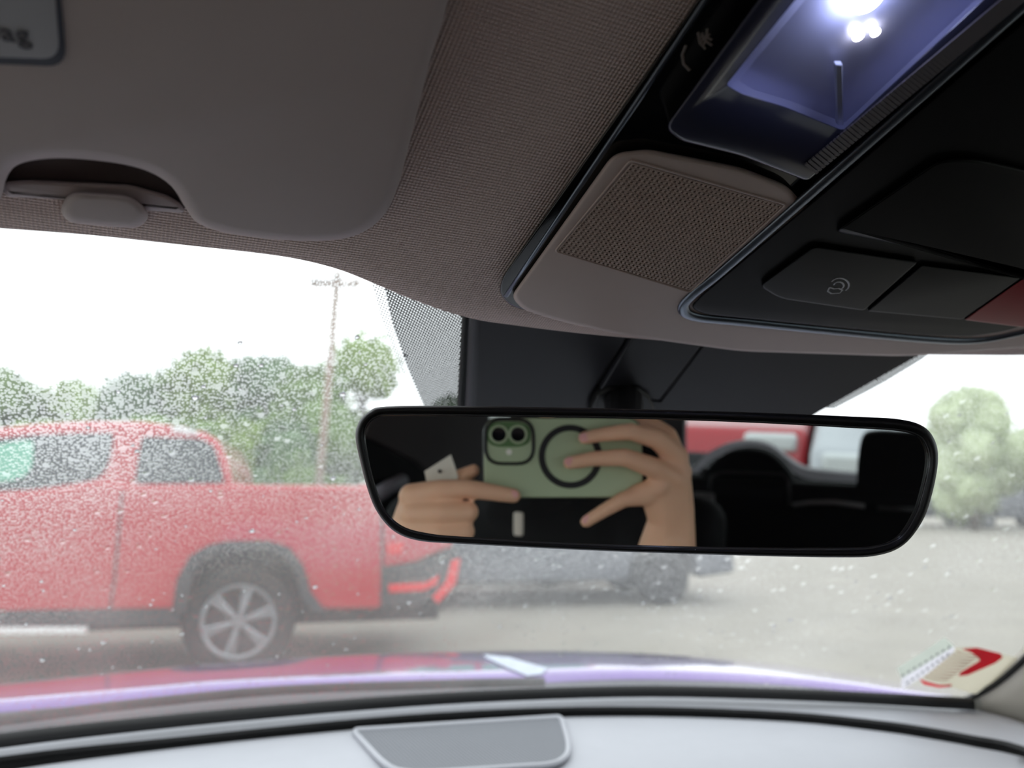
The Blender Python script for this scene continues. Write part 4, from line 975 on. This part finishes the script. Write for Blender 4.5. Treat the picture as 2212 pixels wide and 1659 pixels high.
def car(name, label, loc, rz, paint, L=4.4, rim=None, Wd=1.75, H=1.45, glass=m_win, cat='car', light=m_wht, suv=0, group=None):
    t = thing(name, label, cat, loc, rz, group)
    h = H; s = L/4.4
    prof = [(-2.2, .35), (-2.2, .62), (-2.1, .80), (-1.2, .95), (-.9, 1.0), (1.5, 1.02), (2.05, 1.0), (2.18, .8), (2.2, .35), (1.75, .30), (1.70, .55), (1.5, .69), (1.2, .69), (1.0, .55), (.95, .28), (-.95, .28), (-1.0, .55), (-1.2, .69), (-1.5, .69), (-1.7, .55), (-1.75, .3)]
    obj('body_shell', prism([V((x*s, -Wd/2, z*h/1.45)) for x, z in prof], V((0, Wd, 0))), paint, t, bevel=.05, seg=3)
    gp = [(-1.05, .96), (-.3, 1.38), (1.2, 1.40), (1.95, .98)] if not suv else [(-1.0, .96), (-.35, 1.40), (1.7, 1.42), (2.05, .98)]
    obj('roof', prism([V((x*s, -Wd/2+.16, z*h/1.45)) for x, z in [gp[0], (gp[1][0], 1.45), (gp[2][0], 1.45), gp[3]]], V((0, Wd-.32, 0))), paint, t, bevel=.08, seg=3)
    for sd in (-1, 1):
        for a, b in ((gp[0][0]+.28, .42), (.50, gp[2][0]+.25)):
            top = 1.36
            pts = [V(((a)*s, 0, 1.0)), V(((max(a, gp[1][0]+.05))*s, 0, top)), V((min(b, gp[2][0]-.02)*s, 0, top)), V((b*s, 0, 1.0))]
            pts = [V((p.x, sd*(Wd/2-.15), p.z*h/1.45)) for p in pts]
            obj('side_window', prism(pts, V((0, -sd*.03, 0))), glass, t, bevel=.01)
    fa = [V((gp[0][0]*s-.01, y, .99*h/1.45)) for y in (-Wd/2+.25, Wd/2-.25)]; fb = [V((gp[1][0]*s-.06, y, 1.37*h/1.45)) for y in (Wd/2-.3, -Wd/2+.3)]
    obj('front_glass', prism(fa+fb, V((-.02, 0, .02))), glass, t)
    for sd in (-1, 1):
        obj('head_lamp', box(-2.14*s, sd*(Wd/2-.25), .72*h/1.45, .12, .36, .13), light, t, bevel=.03)
        obj('tail_lamp', box(2.15*s, sd*(Wd/2-.22), .82*h/1.45, .1, .3, .14), m_tail, t, bevel=.03)
        for x in (-1.35, 1.35): wheel(t, V((x*s, sd*(Wd/2-.12), .32)), .32, .22, sd, 5, rim)
    obj('grille', box(-2.17*s, 0, .55*h/1.45, .08, .9, .2), m_clad, t, bevel=.02)
    return t
RZ = -YAW
p = OUT(960, 1050, 12.0)
car('parked_car', 'red car behind the pickup bed, green-tinted windshield', (p.x, p.y, 0), RZ+.05, m_tred, L=5.0, glass=m_winm, H=2.12, suv=1)
m_dkcar = mat('dark_car_paint', (72, 77, 88), .3, coat=1); m_silver = mat('silver_paint', (196, 196, 200), .35, metal=.3)
p = OUT(1150, 1200, 9.9); car('parked_car', 'dark grey car beyond the mirror, right of the pickup', (p.x, p.y, 0), RZ+.15, m_dkcar, L=4.6, H=1.5, rim=m_clad)
for px_, lab in ((2010, 'dark vehicle far off, partly behind the mirror end'), (2170, 'dark vehicle far off at the right edge'), (2330, 'dark vehicle beyond the right edge of the frame')):
    p = OUT(px_, 1100, 35 if px_ != 2170 else 33); car('distant_car', lab, (p.x, p.y, 0), RZ+.1+(px_ == 2170)*math.pi, m_dkcar, L=4.6, H=2.1, suv=1, group='dark vehicles far off at right')
# cars behind this one, seen in the mirror through the rear window
xr = MR(1745, 940, 'y', -5.0).x
rc = car('parked_car', 'red car nose-on behind the rear window, seen in the mirror', (xr-.88, -7.3, 0), -math.pi/2, m_tred, L=4.5, H=1.62, glass=mat('car_window_pink', (150, 110, 118), .2))
obj('number_plate', box(-2.24, -.30, .70, .03, .52, .16), m_wht, rc, bevel=.005)
xs = MR(1738, 960, 'y', -4.4).x
car('parked_car', 'silver car nose-on behind the rear window, right part of the mirror', (xs+.90, -6.6, 0), -math.pi/2, m_silver, L=4.4, H=1.5, light=m_wht)

# trees
m_leaf = [mat('leaf_a', (104, 134, 66), .7, noise=.3, nscale=3), mat('leaf_b', (124, 150, 72), .7, noise=.3, nscale=3), mat('leaf_c', (88, 118, 76), .7, noise=.3, nscale=3)]
m_bark = mat('bark', (86, 74, 62), .9)
def tree(name, label, base, h, w_, seed, group=None, m=None, dens=1.0, lumps=16):
    rnd = random.Random(seed); t = thing(name, label, 'tree', base, group=group)
    trk = bmesh.new(); tube([V((0, 0, 0)), V((.08, .0, h*.35)), V((0, .05, h*.75))], [.16, .12, .04], trk, 8)
    for k in range(5):
        a = rnd.uniform(0, 6.28); z = h*rnd.uniform(.3, .6); tube([V((.03, 0, z)), V((math.cos(a)*w_*.3, math.sin(a)*w_*.3, z+h*.2))], [.06, .02], trk, 6)
    obj('trunk', trk, m_bark, t, smooth=True)
    verts = []; faces = []
    cs = []
    for k in range(lumps):
        a = rnd.uniform(0, 6.28); zz = rnd.uniform(.22, .85); rad = w_*.5*rnd.uniform(.1, .75)*(1.1-abs(zz-.5))
        cs.append((math.cos(a)*rad, math.sin(a)*rad, h*zz, rnd.uniform(.15, .27)*w_))
    cs.append((0, 0, h*.82, h*.17))
    for (x, y, z, r) in cs:
        for k in range(int(420*dens)):
            u = V((rnd.gauss(0, 1), rnd.gauss(0, 1), rnd.gauss(0, 1))).normalized()
            p = V((x, y, z))+u*r*rnd.uniform(.75, 1.08)
            if p.z > h: continue
            s = rnd.uniform(.06, .13); a = V((rnd.gauss(0, 1), rnd.gauss(0, 1), rnd.gauss(0, 1))).normalized(); b = a.cross(u)
            if b.length < .01: continue
            b.normalize(); n0 = len(verts)
            verts += [p-a*s, p+b*s*.6, p+a*s, p-b*s*.6]; faces.append((n0, n0+1, n0+2, n0+3))
    me = bpy.data.meshes.new('foliage'); me.from_pydata(verts, [], faces); me.update()
    f = obj('foliage', me, m or m_leaf[seed % 3], t); f['kind'] = 'stuff'
    # inner mass that keeps the crown from being see-through
    bm = bmesh.new()
    for (x, y, z, r) in cs:
        bmesh.ops.create_icosphere(bm, subdivisions=2, radius=r*.82, matrix=Matrix.Translation((x, y, z)))
    for v in bm.verts: v.co += V((rnd.uniform(-.1, .1), rnd.uniform(-.1, .1), rnd.uniform(-.1, .1)))
    obj('inner_foliage', bm, m or m_leaf[seed % 3], t)['kind'] = 'stuff'
    return t
specs = [(-130, 800, 18), (20, 800, 18), (165, 815, 19), (285, 800, 18), (365, 792, 18.8), (440, 748, 18.5), (560, 762, 19), (665, 785, 18), (790, 712, 20), (985, 850, 22)]
words = ['behind the left edge of the pickup roof', 'at the far left above the pickup roof', 'low crown left of the tallest one, above the truck', 'small rounded crown in the dip between the low crowns', 'crown above the rear roof edge of the truck, left of the peak',
         'peaked crown above the rear of the pickup cab', 'broad crown above the gap behind the cab', 'crown just left of the utility pole', 'tall narrow crown right of the utility pole', 'low crown hidden mostly behind the mirror']
for i, ((px, py, Q), wd) in enumerate(zip(specs, words)):
    b = OUT(px, py, Q); hgt = b.z; tree('leafy_tree', 'green tree, '+wd, (b.x, b.y, 0), hgt, 3.0 if px != 790 else 1.6, i+11, 'trees beyond the pickup')
b = OUT(2080, 830, 30); tree('leafy_tree', 'pale green tree at the far right, right of the mirror', (b.x, b.y, 0), b.z, 4.6, 40, dens=.8, lumps=22, m=mat('leaf_pale', (186, 198, 160), .8, noise=.2, nscale=3))
b = OUT(2330, 900, 26); tree('leafy_tree', 'tree beyond the right edge of the frame', (b.x, b.y, 0), b.z, 3.0, 41)
# bushes filling under the crowns
for i, px in enumerate((-60, 110, 250, 380, 510, 620, 740)):
    b = OUT(px, 960, 16.6); tree('hedge_bush', ['low green bush at far left under the trees', 'low green bush behind the pickup front window', 'low green bush behind the pickup pillar', 'low green bush behind the pickup rear window', 'low green bush right of the cab', 'low green bush above the truck bed', 'low green bush left of the mirror'][i], (b.x, b.y, 0), 2.9, 2.8, 60+i, 'bushes under the trees', lumps=10)['category'] = 'bush'
# utility pole and wires
p0 = OUT(730, 588, 15); m_pole = mat('pole_wood', (150, 132, 118), .9)
pole = thing('utility_pole', 'pale wooden utility pole among the trees left of the mirror', 'pole', (p0.x-.25, p0.y, 0))
obj('pole_shaft', tube([V((-.05, 0, 0)), V((.25, 0, p0.z))], [.09, .06], n=12), m_pole, pole, smooth=True)
obj('crossarm', box(.2, 0, p0.z-.25, 1.0, .09, .10, rot=Matrix.Rotation(RZ, 3, 'Z')), m_pole, pole, bevel=.01)
for s in (-.42, .42): obj('insulator', tube([V((.2+s*rr.x, s*rr.y, p0.z-.2)), V((.2+s*rr.x, s*rr.y, p0.z-.05))], [.05, .03], n=8), m_wht, pole, smooth=True)
for k, s in enumerate((-.42, .42)):
    a = pole.location+V((.2+s*rr.x, s*rr.y, p0.z-.05)); b1_ = OUT(-500, 640+k*30, 13); 
    pts = [a.lerp(b1_, t)+V((0, 0, -.35*math.sin(math.pi*t))) for t in [i/10 for i in range(11)]]
    tag(obj('power_line', tube(pts, .012, n=5), m_clad), ['thin upper power line running left from the pole', 'thin lower power line running left from the pole'][k], 'cable')
